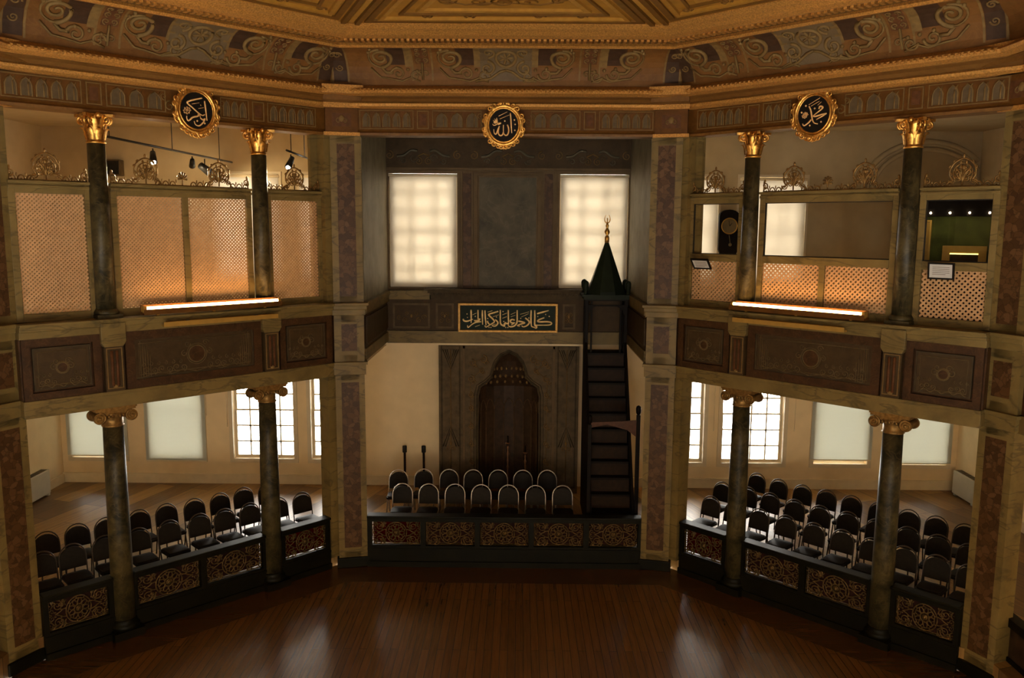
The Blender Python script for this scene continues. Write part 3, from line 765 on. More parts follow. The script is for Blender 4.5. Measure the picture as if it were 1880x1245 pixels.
# beam and parapet continuing round the sides that lie outside the picture
tn += 1
o = thing('trim_%d' % tn, 'marbled gallery beam and parapet continuing round the near sides of the hall', 'parapet', (0,0,0), 0, None, 'structure')
sweep([(-.50,3.55),(-.06,3.55),(-.06,3.79),(-.50,3.79)], OTHER, 'cream_marble', 'b').build('beam', o)
sweep([(-.48,3.79),(-.10,3.79),(-.10,4.63),(-.48,4.63)], OTHER, 'dark_red_marble', 'b').build('core', o)
sweep([(-.52,4.63),(-.06,4.63),(.0,4.84),(-.52,4.84)], OTHER, 'cream_marble', 'b').build('rail', o)
tn += 1
o = thing('trim_%d' % tn, 'dark green balustrade continuing round the near sides of the hall', 'balustrade', (0,0,0), 0, None, 'structure')
sweep([(-.36,0),(-.24,0),(-.24,.4),(-.36,.4)], OTHER, 'green_paint', 'b').build('base', o)
sweep([(-.38,.84),(-.22,.84),(-.22,.96),(-.38,.96)], OTHER, 'green_paint', 'b').build('rail', o)
sweep([(-.33,.4),(-.27,.4),(-.27,.84),(-.33,.84)], OTHER, 'niche_brown', 'b').build('infill', o)

# ------------------------------------------------------------------ lattice screens on the gallery rail
def lattice(mb, x0, x1, z0, z1, p, w, y):
    k = 0
    for dr in (1, -1):
        W, H = x1-x0, z1-z0; c = -H
        while c < W:
            # line x = x0 + c + t (t along z) clipped to the panel
            t0 = max(0, -c); t1 = min(H, W-c)
            if t1-t0 > .01:
                a = (x0+c+t0, z0+t0) if dr > 0 else (x1-c-t0, z0+t0)
                b = (x0+c+t1, z0+t1) if dr > 0 else (x1-c-t1, z0+t1)
                d = w*.7071; yy = y+(0 if dr > 0 else .006)
                n = (d/2*1.0, -d/2) if dr > 0 else (d/2, d/2)
                q = [(a[0]-n[0], a[1]-n[1]), (a[0]+n[0], a[1]+n[1]), (b[0]+n[0], b[1]+n[1]), (b[0]-n[0], b[1]-n[1])]
                mb.add([(u, yy, v) for u, v in q]+[(u, yy+.006, v) for u, v in q], [(0,1,2,3),(7,6,5,4),(0,4,5,1),(1,5,6,2),(2,6,7,3),(3,7,4,0)])
            c += p
    return mb
def crest_motif(mb, x, z, s, y):
    # large pierced gilt motif: an omega arch filled with scrolls and leaves
    out = [(-.20,.0),(-.17,.05),(-.12,.07),(-.155,.13),(-.16,.21),(-.13,.28),(-.07,.335),(0,.36),(.07,.335),(.13,.28),(.16,.21),(.155,.13),(.12,.07),(.17,.05),(.20,.0)]
    mb.tube(smooth_poly([(x+a*s, y, z+b*s) for a, b in out], 3), .013*s, 5)
    inn_ = [(-.09,.05),(-.115,.12),(-.115,.2),(-.08,.265),(0,.3),(.08,.265),(.115,.2),(.115,.12),(.09,.05)]
    mb.tube(smooth_poly([(x+a*s, y, z+b*s) for a, b in inn_], 2), .009*s, 4)
    for e in (-1, 1):
        mb.spiral(x+e*.05*s, z+.18*s, .05*s, 1.5, -pi/2, e, .011*s, y, 5)
        mb.spiral(x+e*.045*s, z+.09*s, .04*s, 1.4, pi/2, -e, .010*s, y, 5)
        mb.spiral(x+e*.145*s, z+.05*s, .04*s, 1.3, 0, e, .010*s, y, 5)
        for a, b, r in ((.15,.25,.024),(.105,.315,.022),(.155,.15,.022)): mb.spiral(x+e*a*s, z+b*s, r*s, 1.3, -pi/2 if b > .2 else pi/2, e, .011*s, y, 5)
        mb.tube(smooth_poly([(x, y, z+.05*s), (x+e*.03*s, y, z+.16*s), (x+e*.09*s, y, z+.23*s), (x+e*.06*s, y, z+.28*s)]), .011*s, 5)
        for a, b in ((.11,.12),(.125,.19),(.085,.26),(.035,.31)): mb.tube([(x+e*.02*s, y, z+.07*s), (x+e*a*.6*s, y, z+(.05+b*.5)*s), (x+e*a*s, y, z+b*s)], .009*s, 4)
        for a, b in ((.03,.24),(.075,.16),(.035,.31),(.10,.10)): mb.ball((x+e*a*s, y, z+b*s), .018*s, .011*s, .024*s, 6)
    mb.tube([(x, y, z), (x, y, z+.27*s)], .012*s, 5)
    mb.ball((x, y, z+.39*s), .02*s, .014*s, .035*s, 6); mb.ball((x, y, z+.24*s), .03*s, .014*s, .035*s, 6)
def crest(root, x0, x1, zb, motifs, y=0.):
    mb = B('gilt_carving'); L = x1-x0; n = max(2, round(L/.105))
    for i in range(n):
        cx = x0+L*(i+.5)/n
        if any(abs(cx-m[0]) < .14*m[1] for m in motifs): continue
        mb.tube([(cx+.044*cos(q*pi/6), y, zb+.012+.058*sin(q*pi/6)) for q in range(7)], .010, 5)
        mb.ball((cx+L/n/2, y, zb+.075), .012, .010, .03, 6); mb.ball((cx, y, zb+.02), .012, .01, .012, 6)
    mb.tube([(x0, y, zb+.008), (x1, y, zb+.008)], .012, 5)
    for e, xx in ((1, x0), (-1, x1)):
        mb.spiral(xx+e*.03, zb+.10, .05, 1.5, -pi/2, e, .012, y, 5); mb.ball((xx+e*.025, y, zb+.17), .02, .012, .03, 6); mb.tube([(xx+e*.01, y, zb), (xx+e*.015, y, zb+.17)], .012, 5)
    for m in motifs:
        if m[1] > .8: crest_motif(mb, m[0], zb+.02, m[1], y)
        else:
            mb.tube([(m[0], y, zb), (m[0], y, zb+.2)], .011, 5)
            for k in range(7):
                a = -.3+k*(pi+.6)/6; mb.tube([(m[0], y, zb+.11), (m[0]+.075*cos(a), y, zb+.13+.085*sin(a))], lambda t: .009+.008*t, 5)
    mb.build('cresting', root)
def screen(fr, x0, x1, label, kind, mull, motifs, pitch):
    t = thing('lattice_screen', label, 'lattice screen', fr.at((x0+x1)/2, .05, 4.84), fr.a, 'gallery screens with gilt cresting')
    c = (x0+x1)/2; a, b = x0-c, x1-c; fw = .085
    top = 6.75-4.84
    m = B('cream_marble').box(a, a+fw, -.03, .06, 0, top).box(b-fw, b, -.03, .06, 0, top).box(a+fw, b-fw, -.03, .06, 0, .11).box(a+fw, b-fw, -.03, .06, top-.17, top)
    m.build('frame', t, bevel=.006)
    B('cream_marble').box(a, b, -.055, .08, top-.10, top-.06).box(a, b, -.075, .09, top-.035, top).build('ledge', t, bevel=.005)
    l0, l1, z0 = a+fw, b-fw, .11
    z1 = top-.17
    if kind == 'open':
        zs = 5.62-4.84
        B('cream_marble').box(l0, l1, -.035, .06, zs, zs+.12).build('middle_rail', t, bevel=.005)
        B('black_metal').frame(l0, l1, zs+.12, z1, .012, .0, .025).build('opening_trim', t)
        z1 = zs
    parts = [(l0, l1)]
    if mull is not None:
        q = mull-c; B('cream_marble').box(q-.045, q+.045, -.025, .055, z0, z1).build('mullion', t, bevel=.005)
        parts = [(l0, q-.045), (q+.045, l1)]
    for u, v in parts: lattice(B('lattice_wood'), u, v, z0, z1, pitch, pitch*.37, .01).build('lattice', t)
    crest(t, a+.02, b-.02, top, [(x-c, s) for x, s in motifs], .02)
    return t
P1, P2 = .056, .074
screen(FL, -2.31, -1.28, 'tall close lattice screen with one gilt crest, outer bay of the left gallery', 'full', None, [(-1.82, 1.0)], P1)
screen(FL, -1.02, 1.14, 'wide close lattice screen in two leaves behind the left glowing tube', 'full', .06, [(-.49, 1.02), (.63, 1.02), (.05, .6)], P1)
screen(FL, 1.40, 2.44, 'close lattice screen next to the middle bay on the left gallery', 'full', None, [(1.95, 1.0)], P1)
screen(FRT, -2.46, -1.42, 'half open lattice screen in front of the wall clock', 'open', None, [(-1.99, 1.0)], P2)
screen(FRT, -1.13, 1.03, 'wide half open lattice screen behind the right glowing tube', 'open', -.05, [(-.60, 1.02), (.50, 1.02), (-.05, .6)], P2)
screen(FRT, 1.31, 2.31, 'half open lattice screen in front of the dark display case', 'open', None, [(1.82, 1.0)], P2)

# ------------------------------------------------------------------ tube lamps and the unlit battens under them
def tube_lamp(fr, x0, x1, label, label2):
    c = (x0+x1)/2; h = (x1-x0)/2
    t = thing('tube_lamp', label, 'lamp', fr.at(c, -.22, 4.84), fr.a, 'glowing tubes on the gallery rails')
    B('tube_light').tube([(-h, -.06, .12), (0, -.06, .12), (h, -.06, .12)], .024, 10).build('tube', t)
    B('frieze_brown').box(-h-.03, h+.03, -.02, .05, .03, .07).box(-h-.03, h+.03, .03, .04, .07, .165).box(-h-.03, h+.03, -.12, -.02, .03, .045).box(-h-.03, h+.03, -.12, -.112, .045, .108).build('housing', t)  # back plate and front lip added to keep tube light off lattice and floor
    for e in (-1, 1): B('brass_yellow').box(e*h-.02, e*h+.02, -.09, .03, .06, .15).build('end_cap', t)
    for e in (-.8, 0, .8): B('brass_yellow').box(e*h-.02, e*h+.02, -.0, .04, 0, .04).build('bracket', t)
    if label2 is None: return t
    t2 = thing('light_batten', label2, 'light fitting', fr.at(c+.08*(-1 if fr is FRT else 1), -.28, 4.68), fr.a, 'unlit yellow battens on the parapets')
    w = h*.86
    B('brass_yellow').box(-w, w, -.10, .0, 0, .03).box(-w, w, -.10, -.085, .03, .07).build('tray', t2)
    for e in (-.6, .6): B('black_metal').box(e*w-.025, e*w+.025, -.085, -.03, .03, .075).build('clip', t2)
    B('ceiling_ochre').tube([(-w+.05, -.05, .055), (w-.05, -.05, .055)], .02, 8).build('tube', t2)
tube_lamp(FL, -.74, 1.40, 'glowing tube lamp on the left gallery rail', 'unlit yellow batten on the parapet under the left glowing tube')
tube_lamp(FRT, -1.37, .76, 'glowing tube lamp on the right gallery rail', 'unlit yellow batten on the parapet under the right glowing tube')

for (ox, oy, a), nm in (((-6.7, 7.7, 90), 'left side'), ((6.7, 7.7, -90), 'right side')):  # unseen lamps added in the side bays to light ceiling and hall
    tube_lamp(Fr(ox+(-.28 if ox < 0 else .28), oy, rad(a)), -1.05, 1.05, 'glowing tube lamp on the gallery rail of the %s bay' % nm, None)

# ------------------------------------------------------------------ green balustrades with pierced gilt panels
def carved_mesh():
    mb = B('gilt_fretwork'); W, H = .43, .205
    for r, w in ((.185, .010), (.150, .007), (.062, .010), (.03, .014)):
        mb.tube([(r*cos(k*pi/12), -.005, r*sin(k*pi/12)) for k in range(24)], w, 4, True)
    for k in range(9):
        a = k*2*pi/9; c = cos(a); s_ = sin(a)
        pts = [(.06*c, -.01, .06*s_)]+[((.105+.042*cos(q))*c-(.030*sin(q))*s_, -.01, (.105+.042*cos(q))*s_+(.030*sin(q))*c) for q in [pi+i*2*pi/8 for i in range(9)]]
        mb.tube(pts, .008, 4)
        mb.ball((.168*cos(a+.35), -.008, .168*sin(a+.35)), .013, .01, .013, 6)
    mb.ball((0, -.02, 0), .03, .015, .03, 8)
    for sx in (-1, 1):
        for sz in (-1, 1):
            mb.spiral(sx*.30, sz*.12, .075, 1.7, pi/2*sz, sx*sz, .0095, -.005, 5, None, .1, 14)
            mb.spiral(sx*.385, sz*.045, .045, 1.4, -pi/2*sz, sx*sz, .008, -.005, 5, None, .1, 12)
            mb.spiral(sx*.21, sz*.175, .03, 1.3, 0, sx*sz, .009, -.005, 4, None, .1, 12)
            mb.tube(smooth_poly([(sx*.17, -.005, sz*.06), (sx*.23, -.005, sz*.05), (sx*.28, -.005, sz*.02), (sx*.34, -.005, 0)], 3), .009, 4)
            mb.tube([(sx*.40, -.005, sz*.195), (sx*.37, -.005, sz*.13), (sx*.41, -.005, sz*.09)], .011, 4)
            mb.spiral(sx*.245, sz*.115, .04, 1.5, pi, sx*sz, .009, -.005, 4, None, .1, 12)
            mb.spiral(sx*.36, sz*.15, .03, 1.3, 0, -sx*sz, .009, -.007, 4, None, .1, 12)
            mb.tube(smooth_poly([(sx*.19, -.006, sz*.10), (sx*.22, -.006, sz*.20), (sx*.30, -.006, sz*.20), (sx*.40, -.006, sz*.20)], 3), .009, 4)
            for a, b in ((.25,.06),(.36,.19),(.42,.14),(.235,.115),(.34,.03),(.41,.0),(.27,.195)):
                mb.ball((sx*a, -.006, sz*b), .019, .010, .011, 6)
    mb.tube([(-.43, -.0, -.205), (.43, 0, -.205), (.43, 0, .205), (-.43, 0, .205)], .006, 4, True)
    return mb
carved_src = None
def balustrade(fr, x0, x1, ops, label, cx, cloth=(), y=0.):
    global carved_src
    t = thing('balustrade', label, 'balustrade', fr.at((x0+x1)/2, y, 0), fr.a, 'green balustrades with pierced gilt panels')
    c = (x0+x1)/2
    B('green_paint').box(x0-c, x1-c, -.10, .10, 0, .10).box(x0-c, x1-c, -.06, .06, .10, .39).box(x0-c, x1-c, -.075, .06, .30, .345).build('base', t)
    B('green_paint').box(x0-c, x1-c, -.06, .06, .845, .915).build('top_frame', t)
    B('green_paint').box(x0-c, x1-c, -.10, .11, .915, .96).build('rail', t, bevel=.012)
    e = x0
    for a, b in list(ops)+[(x1, x1)]:
        if a-e > .01: B('green_paint').box(e-c, a-c, -.06, .06, .39, .845).build('stile', t)
        e = b
    for i, (a, b) in enumerate(ops):
        if carved_src is None:
            o = carved_mesh().build('carved_panel', t); carved_src = o
        else:
            o = carved_src.copy(); COL.objects.link(o); o.parent = t
        o.location = ((a+b)/2-c, 0, .618); o.scale = ((b-a)/.88, 1, .455/.43)
        if True:
            B('red_cloth' if i in cloth else 'dark_backing').box(a-c+.03, b-c-.02, .03, .045, .42, .815).build('panel_backing', t)  # red cloth, elsewhere a sheet standing in for the dark behind
    return t
balustrade(FC, -2.49, 2.49, [(-2.42,-1.52),(-1.43,-.53),(-.44,.45),(.545,1.45),(1.545,2.44)], 'green balustrade with five gilt pierced panels in front of the middle chairs', 0, (0,))
for fr, cols, wing in ((FL, (-1.18, 1.28), 'left'), (FRT, (-1.28, 1.18), 'right')):
    for a, b, ops, where in ((-2.28 if wing == 'left' else -2.36, cols[0]-.15, 1, 0), (cols[0]+.15, cols[1]-.15, 2, 1), (cols[1]+.15, 2.40 if wing == 'left' else 2.28, 1, 2)):
        if ops == 2:
            w = (b-a-.08)/2; O = [(a+.05, a+.05+w-.06), (b-.05-w+.06, b-.05)]
        else: O = [(a+.07, b-.07)]
        inner = (where == 2) if wing == 'left' else (where == 0)
        balustrade(fr, a, b, O, 'green balustrade with %s, %s' % ('two gilt pierced panels between the columns' if ops == 2 else 'one gilt pierced panel over red cloth' if inner else 'one gilt pierced panel at the outer end',
            'under the %s gallery wing' % wing), 0, ((0,) if inner else ()))

# ------------------------------------------------------------------ middle recess: walls, balcony, prayer niche
for s, nm in ((-1, 'left'), (1, 'right')):
    a, b = sorted((s*2.52, s*2.64))
    struct(B('green_wall').box(a, b, 14.62, 17.3, 4.6, 7.96), 'wall_recess_'+nm, 'grey green marbled side wall of the recess, %s of the tall windows' % nm, 'wall')
    t = thing('return_parapet', 'dark painted parapet returning into the recess on its %s' % nm, 'parapet', (s*2.52, 14.6, 3.78), 0)
    q = lambda x0, x1, y0, y1, z0, z1, m: B(m).box(*sorted((s*x0, s*x1)), y0, y1, z0, z1)
    q(-.03, .12, 0, 2.75, 0, .20, 'cream_marble').build('beam', t)
    q(0, .12, 0, 2.75, .20, .84, 'dark_red_marble').build('core', t)
    q(-.02, 0, .12, 2.5, .28, .76, 'panel_grey').build('painted_panel', t)
    q(-.05, .12, 0, 2.75, .84, .98, 'cream_marble').build('rail', t)
    q(-.08, .12, 0, 2.75, .98, 1.06, 'cream_marble').build('rail_cap', t)
struct(B('panel_grey').box(-2.64, 2.64, 14.62, 17.5, 7.96, 8.08), 'ceiling_recess', 'dark painted ceiling of the middle recess', 'ceiling')
mb = holed(B('mauve_grey'), -2.52, 2.52, 4.5, 7.96, CW, 17.3, 17.45)
wn = struct(mb, 'wall_recess_back', 'painted back wall of the recess between and around the two tall windows', 'wall')
B('slate_marble').box(-.60, .58, 17.275, 17.3, 4.85, 7.18).build('marble_panel', wn)
m = B('mauve_grey')
m.frame(-.70, .68, 4.8, 7.28, .05, 17.25, 17.3).frame(-.66, .64, 4.84, 7.24, .025, 17.235, 17.3).build('panel_molding', wn)
for s in (-1, 1):
    xa, xb = sorted((s*.76-.01, s*.93-.01)); B('red_marble').box(xa, xb, 17.28, 17.3, 4.85, 7.26).build('marble_strip', wn)
    B('mauve_grey').box(s*.735-.015-.01, s*.735+.015-.01, 17.26, 17.3, 4.85, 7.3).box(s*.955-.018-.01, s*.955+.018-.01, 17.26, 17.3, 4.85, 7.3).build('strip_molding', wn)
B('panel_grey').box(-2.52, 2.52, 17.26, 17.3, 7.36, 7.96).mat('mauve_grey').box(-2.52, 2.52, 17.23, 17.3, 7.33, 7.37).build('painted_band', wn)
for x in (-1.75, -.01, 1.73):
    m = B('slate_marble')
    for s in (-1, 1):
        m.tube(smooth_poly([(x+s*.12, 17.255, 7.70), (x+s*.25, 17.255, 7.72), (x+s*.4, 17.255, 7.62), (x+s*.55, 17.255, 7.60)]), .03, 5, False, .3)
        m.spiral(x+s*.2, 7.56, .09, 1.3, 0, s, .012, 17.256, 4); m.spiral(x+s*.42, 7.5, .07, 1.3, pi, s, .012, 17.256, 4)
    m.mat('ochre_paint')
    for s in (-1, 1): m.spiral(x+s*.1, 7.5, .08, 1.5, pi/2, s, .010, 17.256, 4); m.spiral(x+s*.7, 7.62, .09, 1.5, pi/2, s, .010, 17.256, 4)
    m.tube([(x-.12, 17.256, 7.6), (x, 17.256, 7.66), (x+.12, 17.256, 7.6)], .014, 4)
    m.build('painted_scroll', wn)
# balcony over the prayer niche
t = thing('balcony_parapet', 'grey painted balcony with dark cornice above the prayer niche', 'balcony', (0, 17.1, 3.74))
z = lambda a: a-3.74
B('cream_marble').box(-2.52, 2.52, -.03, .26, 0, z(3.97)).box(-2.52, 2.52, -.05, .26, z(3.95), z(4.0)).build('beam', t)
B('panel_grey').box(-2.52, 2.52, .02, .24, z(4.0), z(4.66)).build('core', t)
for a, b in ((-2.40, -1.62), (-1.50, -1.12), (1.15, 1.42)):
    B('mihrab_grey').frame(a, b, z(4.05), z(4.58), .045, .0, .03).build('panel_molding', t)
for a, b in ((-2.40, -1.62), (-1.50, -1.12), (1.15, 1.42)):
    c, w = (a+b)/2, b-a
    m = B('ochre_paint')
    for s in (-1, 1):
        m.spiral(c+s*w*.2, z(4.22), .055, 1.4, pi/2, s, .008, .015, 4); m.spiral(c+s*w*.12, z(4.36), .045, 1.4, -pi/2, s, .008, .015, 4)
        if w > .5: m.spiral(c+s*w*.33, z(4.28), .06, 1.4, 0, s, .008, .015, 4)
    m.ball((c, .015, z(4.31)), .03, .01, .04, 6); m.build('painted_scroll', t)
B('cream_marble').box(-2.52, -1.62, -.04, .24, z(4.66), z(4.80)).box(-2.52, -1.62, -.06, .24, z(4.80), z(4.84)).build('rail', t)
m = B('dark_red_marble').mat('mihrab_dark').box(-1.60, 2.52, -.04, .24, z(4.66), z(4.80)).box(-1.66, 2.52, -.10, .24, z(4.80), z(4.85)).box(-1.72, 2.52, -.16, .24, z(4.85), z(4.89))
m.build('cornice', t)
m = B('mihrab_dark')
for k in range(62): m.box(-1.62+k*.066, -1.585+k*.066, -.085, -.04, z(4.755), z(4.795))
m.build('dentil_row', t)
# calligraphy board
def strokes(mb, L, f, w, y, flat=.45):
    for s in L:
        ww = w*(s[0] if isinstance(s[0], float) else 1); P = s[1:] if isinstance(s[0], float) else s
        pts = [(*((f(a, b)[0]), y, f(a, b)[1]),) for a, b in P]
        mb.tube(smooth_poly(pts, 3) if len(pts) > 2 else pts, lambda t: ww*(.62+.38*sin(min(1, .15+t)*pi)), 5, False, flat)
def dot(mb, f, a, b, r, y):
    x, z_ = f(a, b); mb.cap([(x-r, z_), (x, z_-r*1.1), (x+r, z_), (x, z_+r*1.1)], y-.006, y+.004, 'y')
t = thing('calligraphy_board', 'long green board with gold Arabic writing in a gilt frame above the prayer niche', 'sign', (.01, 17.06, 3.985))
W2, H2 = 1.04, .61
B('frame_gilt').frame(-W2, W2, 0, H2, .05, -.05, .03).frame(-W2+.012, W2-.012, .012, H2-.012, .03, -.065, .0).build('frame', t, bevel=.006)
bo = B('sign_green').box(-W2+.045, W2-.045, -.01, .03, .045, H2-.045).build('board', t)
f = lambda a, b: (-W2+(a-100)/(1785-100)*2*W2, H2-(b-95)/(600-95)*H2)
ST = [[(1435,272),(1530,242),(1632,214)], [(1560,340),(1480,370),(1448,398),(1480,412),(1600,408),(1668,420),(1682,445),(1640,466),(1510,470),(1400,470)],
 [(1395,212),(1398,330),(1398,470),(1430,488),(1425,522),(1392,512),(1345,495)], [(1335,212),(1332,380),(1345,495)],
 [(1235,345),(1290,390),(1306,430),(1262,482),(1205,502),(1175,482)], [(1118,402),(1160,408),(1230,432),(1160,455),(1105,482),(1150,490)],
 [(1100,212),(1100,380),(1090,445),(1045,490),(985,502),(952,480),(955,440)], [(1058,388),(1015,374),(985,400),(1005,432),(1062,430),(1002,468)],
 [(948,210),(950,330),(953,440),(918,448),(893,462)], [(815,212),(815,400),(825,455),(855,478),(890,492),(878,460),(905,425),(920,450)],
 [(728,378),(768,415),(770,452),(735,490),(688,492),(676,472)], [(780,236),(700,262),(618,292),(660,340),(706,390),(712,425),(640,472),(572,512),(553,482)],
 [(598,400),(606,432),(640,470)], [(555,220),(562,360),(575,478)], [(510,218),(512,350),(517,468)],
 [(437,214),(438,330),(440,372),(470,372),(440,398),(372,402),(430,410),(492,416),(402,430),(332,470),(270,522),(260,482)],
 [(320,212),(322,330),(322,442)], [(185,372),(200,402),(250,412),(310,392),(352,374)]]
TH = [[(850,296),(930,262)],[(850,356),(925,326)],[(990,290),(1075,250)],[(990,330),(1070,300)],[(1150,285),(1298,240)],[(1170,330),(1292,272)],[(690,332),(790,294)],[(345,300),(415,266)],[(388,506),(470,476)],[(600,250),(682,224)],[(690,470),(740,455)]]
m = B('letter_gold'); strokes(m, ST, f, .0195, -.015); strokes(m, TH, f, .0075, -.013)
for a, b in ((1448,320),(1580,284),(1640,316),(1160,354),(750,335),(625,516),(657,516),(908,516),(944,516),(260,346),(602,362),(392,326),(875,410),(1296,346),(252,286),(860,238)): dot(m, f, a, b, .013, -.012)
m.build('lettering', bo)
# prayer niche
t = thing('prayer_niche', 'tall grey carved prayer niche with pointed dark recess', 'prayer niche', (.03, 17.6, ZP))
z = lambda a: a-ZP
TOPZ = z(3.72)
arch = [(.66, 0), (.665, 1.2), (.655, z(2.50)), (.61, z(2.70)), (.47, z(2.80)), (.36, z(2.92)), (.325, z(3.08)), (.27, z(3.24)), (.16, z(3.38)), (0, z(3.46))]
A = arch+[(-x, q) for x, q in arch[-2::-1]]
m = B('mihrab_grey').cap([(1.0, 0), (1.0, TOPZ), (-1.0, TOPZ), (-1.0, 0)]+A[::-1], 0, .42, 'y'); m.build('arched_front', t)
for s in (-1, 1):
    a, b = sorted((s*1.0, s*1.52))
    m = B('mihrab_grey').box(a, b, -.05, .42, 0, TOPZ).mat('mihrab_dark').frame(a+.05, b-.05, .12, TOPZ-.08, .03, -.07, -.05).build('side_pilaster', t)
    c = (a+b)/2; m = B('mihrab_dark')
    for e in (0, .09, .18): m.tube([(c-.17+e*.5, -.06, TOPZ-.18), (c, -.06, TOPZ-.62+e), (c+.17-e*.5, -.06, TOPZ-.18)], .012, 4)
    for e in (0, .09): m.tube([(c-.17+e*.6, -.06, 1.05), (c, -.06, 1.5-e), (c+.17-e*.6, -.06, 1.05)], .012, 4)
    m.mat('ochre_paint').spiral(c-.06, 1.0, .05, 1.4, 0, 1, .009, -.06, 4).spiral(c+.06, 1.0, .05, 1.4, pi, -1, .009, -.06, 4).ball((c, -.055, 1.12), .03, .01, .05, 6)
    m.tube([(c, -.06, .25), (c, -.06, TOPZ-.18)], .01, 4); m.build('carved_chevron', t)
    a, b = sorted((s*1.0, s*.95)); B('mauve_grey').box(a, b, -.04, 0, 0, TOPZ).build('frame_molding', t)
B('mauve_grey').box(-1.0, 1.0, -.04, 0, TOPZ-.16, TOPZ-.10).build('top_molding', t)
m = B('mihrab_dark'); m.tube([(x*1.05, -.01, q*1.008) for x, q in A], .02, 6); m.tube([(x*1.14, -.008, q*1.02) for x, q in A], .010, 5); m.build('arch_molding', t)
for e in (-1, 1):
    m = B('ochre_paint'); P = ((.55, 2.98, .09), (.80, 2.9, .08), (.60, 2.73, .06), (.82, 2.55, .08), (.83, 2.2, .06), (.83, 1.9, .06), (.83, 1.5, .06), (.83, 1.1, .06), (.82, .7, .06))
    for x, q, r in P:
        m.spiral(e*x, q, r, 1.5, pi/2, e, .013, -.008, 4); m.spiral(e*x+r*.7, q-r*.9, r*.6, 1.3, 0, -e, .011, -.008, 4)
    m.tube(smooth_poly([(e*x, -.006, q) for x, q, r in P], 2), .008, 4)
    m.build('carved_tracery', t)
# the recess itself: a half elliptical hollow with ribbed facets and a scalloped hood
def hollow(mb, prof, n=9, dep=.40):
    vs = []; L = len(prof)
    for r, q in prof:
        for k in range(n+1):
            a = pi*k/n; vs.append((r*cos(a), .02+dep*(r/.66)*sin(a), q))
    return mb.add(vs, [(i*(n+1)+k, i*(n+1)+k+1, (i+1)*(n+1)+k+1, (i+1)*(n+1)+k) for i in range(L-1) for k in range(n)])
hollow(B('niche_brown'), [(.66, 0), (.66, 2.2), (.66, 2.32), (.55, 2.44), (.42, 2.56), (.36, 2.74), (.28, 2.92), (.16, 3.06), (.01, 3.14)]).build('recess', t)
m = B('niche_line')
for k in range(1, 9):
    a = pi*k/9; x, y_ = .655*cos(a), .02+.395*sin(a); m.tube([(x, y_-.01, 0), (x, y_-.01, 1.85)], .011, 5)
for k in range(9):
    a0, a1 = pi*k/9, pi*(k+1)/9; p = [(.65*cos(q), .015+.39*sin(q)) for q in (a0, (a0+a1)/2, a1)]
    m.tube(smooth_poly([(p[0][0], p[0][1], 1.8), (p[0][0]*.7+p[1][0]*.3, p[0][1]*.7+p[1][1]*.3, 1.95), (*p[1], 2.04), (p[2][0]*.7+p[1][0]*.3, p[2][1]*.7+p[1][1]*.3, 1.95), (p[2][0], p[2][1], 1.8)], 2), .010, 4)
m.mat('ochre_paint')
for r, q in ((.56, 2.43), (.42, 2.57), (.36, 2.75)):
    for k in range(10):
        a = pi*(k+.5)/10; m.ball((r*cos(a), .01+.6*r*sin(a), q), .03, .03, .04, 6)
m.build('gilt_rib', t)
# two tall candlesticks in front of the niche
for x, h, lab in ((.02, 1.33, 'taller copper candlestick in front of the dark niche'), (.40, 1.12, 'shorter copper candlestick in front of the dark niche')):
    t = thing('candlestick', lab, 'candlestick', (x, 17.42, ZP), 0, 'candlesticks at the prayer niche')
    B('copper').lathe([(.12,0),(.125,.02),(.10,.05),(.03,.09)], (0,0,0), 16).build('base', t)
    pr_ = [(.022, .09)]
    for k in range(7):
        q = .12+(h-.3)*k/7; pr_ += [(.014, q), (.032 if k % 2 else .024, q+(h-.3)/14), (.014, q+(h-.3)/8)]
    B('copper').lathe(pr_+[(.014, h-.2), (.055, h-.17), (.055, h-.16), (.02, h-.15)], (0,0,0), 12).build('stem', t)
    B('dark_wood').lathe([(.016, h-.15), (.016, h)], (0,0,0), 10).build('candle', t)
# two posts standing by the white wall
for x, lab in ((-2.29, 'dark post with black cap nearest the left pilaster, by the white wall'), (-1.865, 'dark post with black cap nearest the prayer niche, by the white wall')):
    t = thing('post', lab, 'post', (x, 17.85, ZP), 0, 'dark posts by the white wall')
    B('black_metal').lathe([(.13,0),(.13,.02),(.03,.04)], (0,0,0), 20).build('base', t)
    B('red_wood').lathe([(.026,.03),(.026,.82)], (0,0,0), 14).build('shaft', t)
    B('black_metal').lathe([(.045,.82),(.05,.83),(.05,.95),(.045,.97)], (0,0,0), 16).build('cap', t)

# ------------------------------------------------------------------ pulpit stairs with pointed canopy
t = thing('pulpit_staircase', 'dark wooden pulpit staircase with green pointed canopy and gilt finial', 'pulpit', (2.0, 14.7, ZP))
z = lambda a: a-ZP
xl, xr = -.425, .42; rise = (3.66-ZP)/12; run = .155; y0 = .05
for i in range(12):
    h = rise*(i+1); y = y0+run*i
    m = B('dark_wood').box(xl+.05, xr-.05, y-.035, y+run+.03, h-.04, h).mat('red_wood').box(xl+.05, xr-.05, y-.005, y+.02, h-rise, h-.035)
    m.build('step', t)
yt = y0+run*12
for x in (xl, xr-.05):
    m = B('dark_wood').cap([(y0-.06, 0), (yt+.30, 0), (yt+.30, 12*rise+.02), (yt-.1, 12*rise+.30), (y0-.06, .52)], 0, .05, 'z')
    m.v = [(x+c, a, b) for a, b, c in m.v]; m.build('stringer', t)
B('dark_wood').box(xl, xr, yt-.1, yt+.30, 12*rise-.06, 12*rise).build('platform', t)
for x in (xl+.03, xr-.03):
    for y in (yt-.12, yt+.24):
        B('dark_wood').box(x-.032, x+.032, y-.032, y+.032, 12*rise-.4, z(4.74)).build('canopy_post', t, bevel=.006)
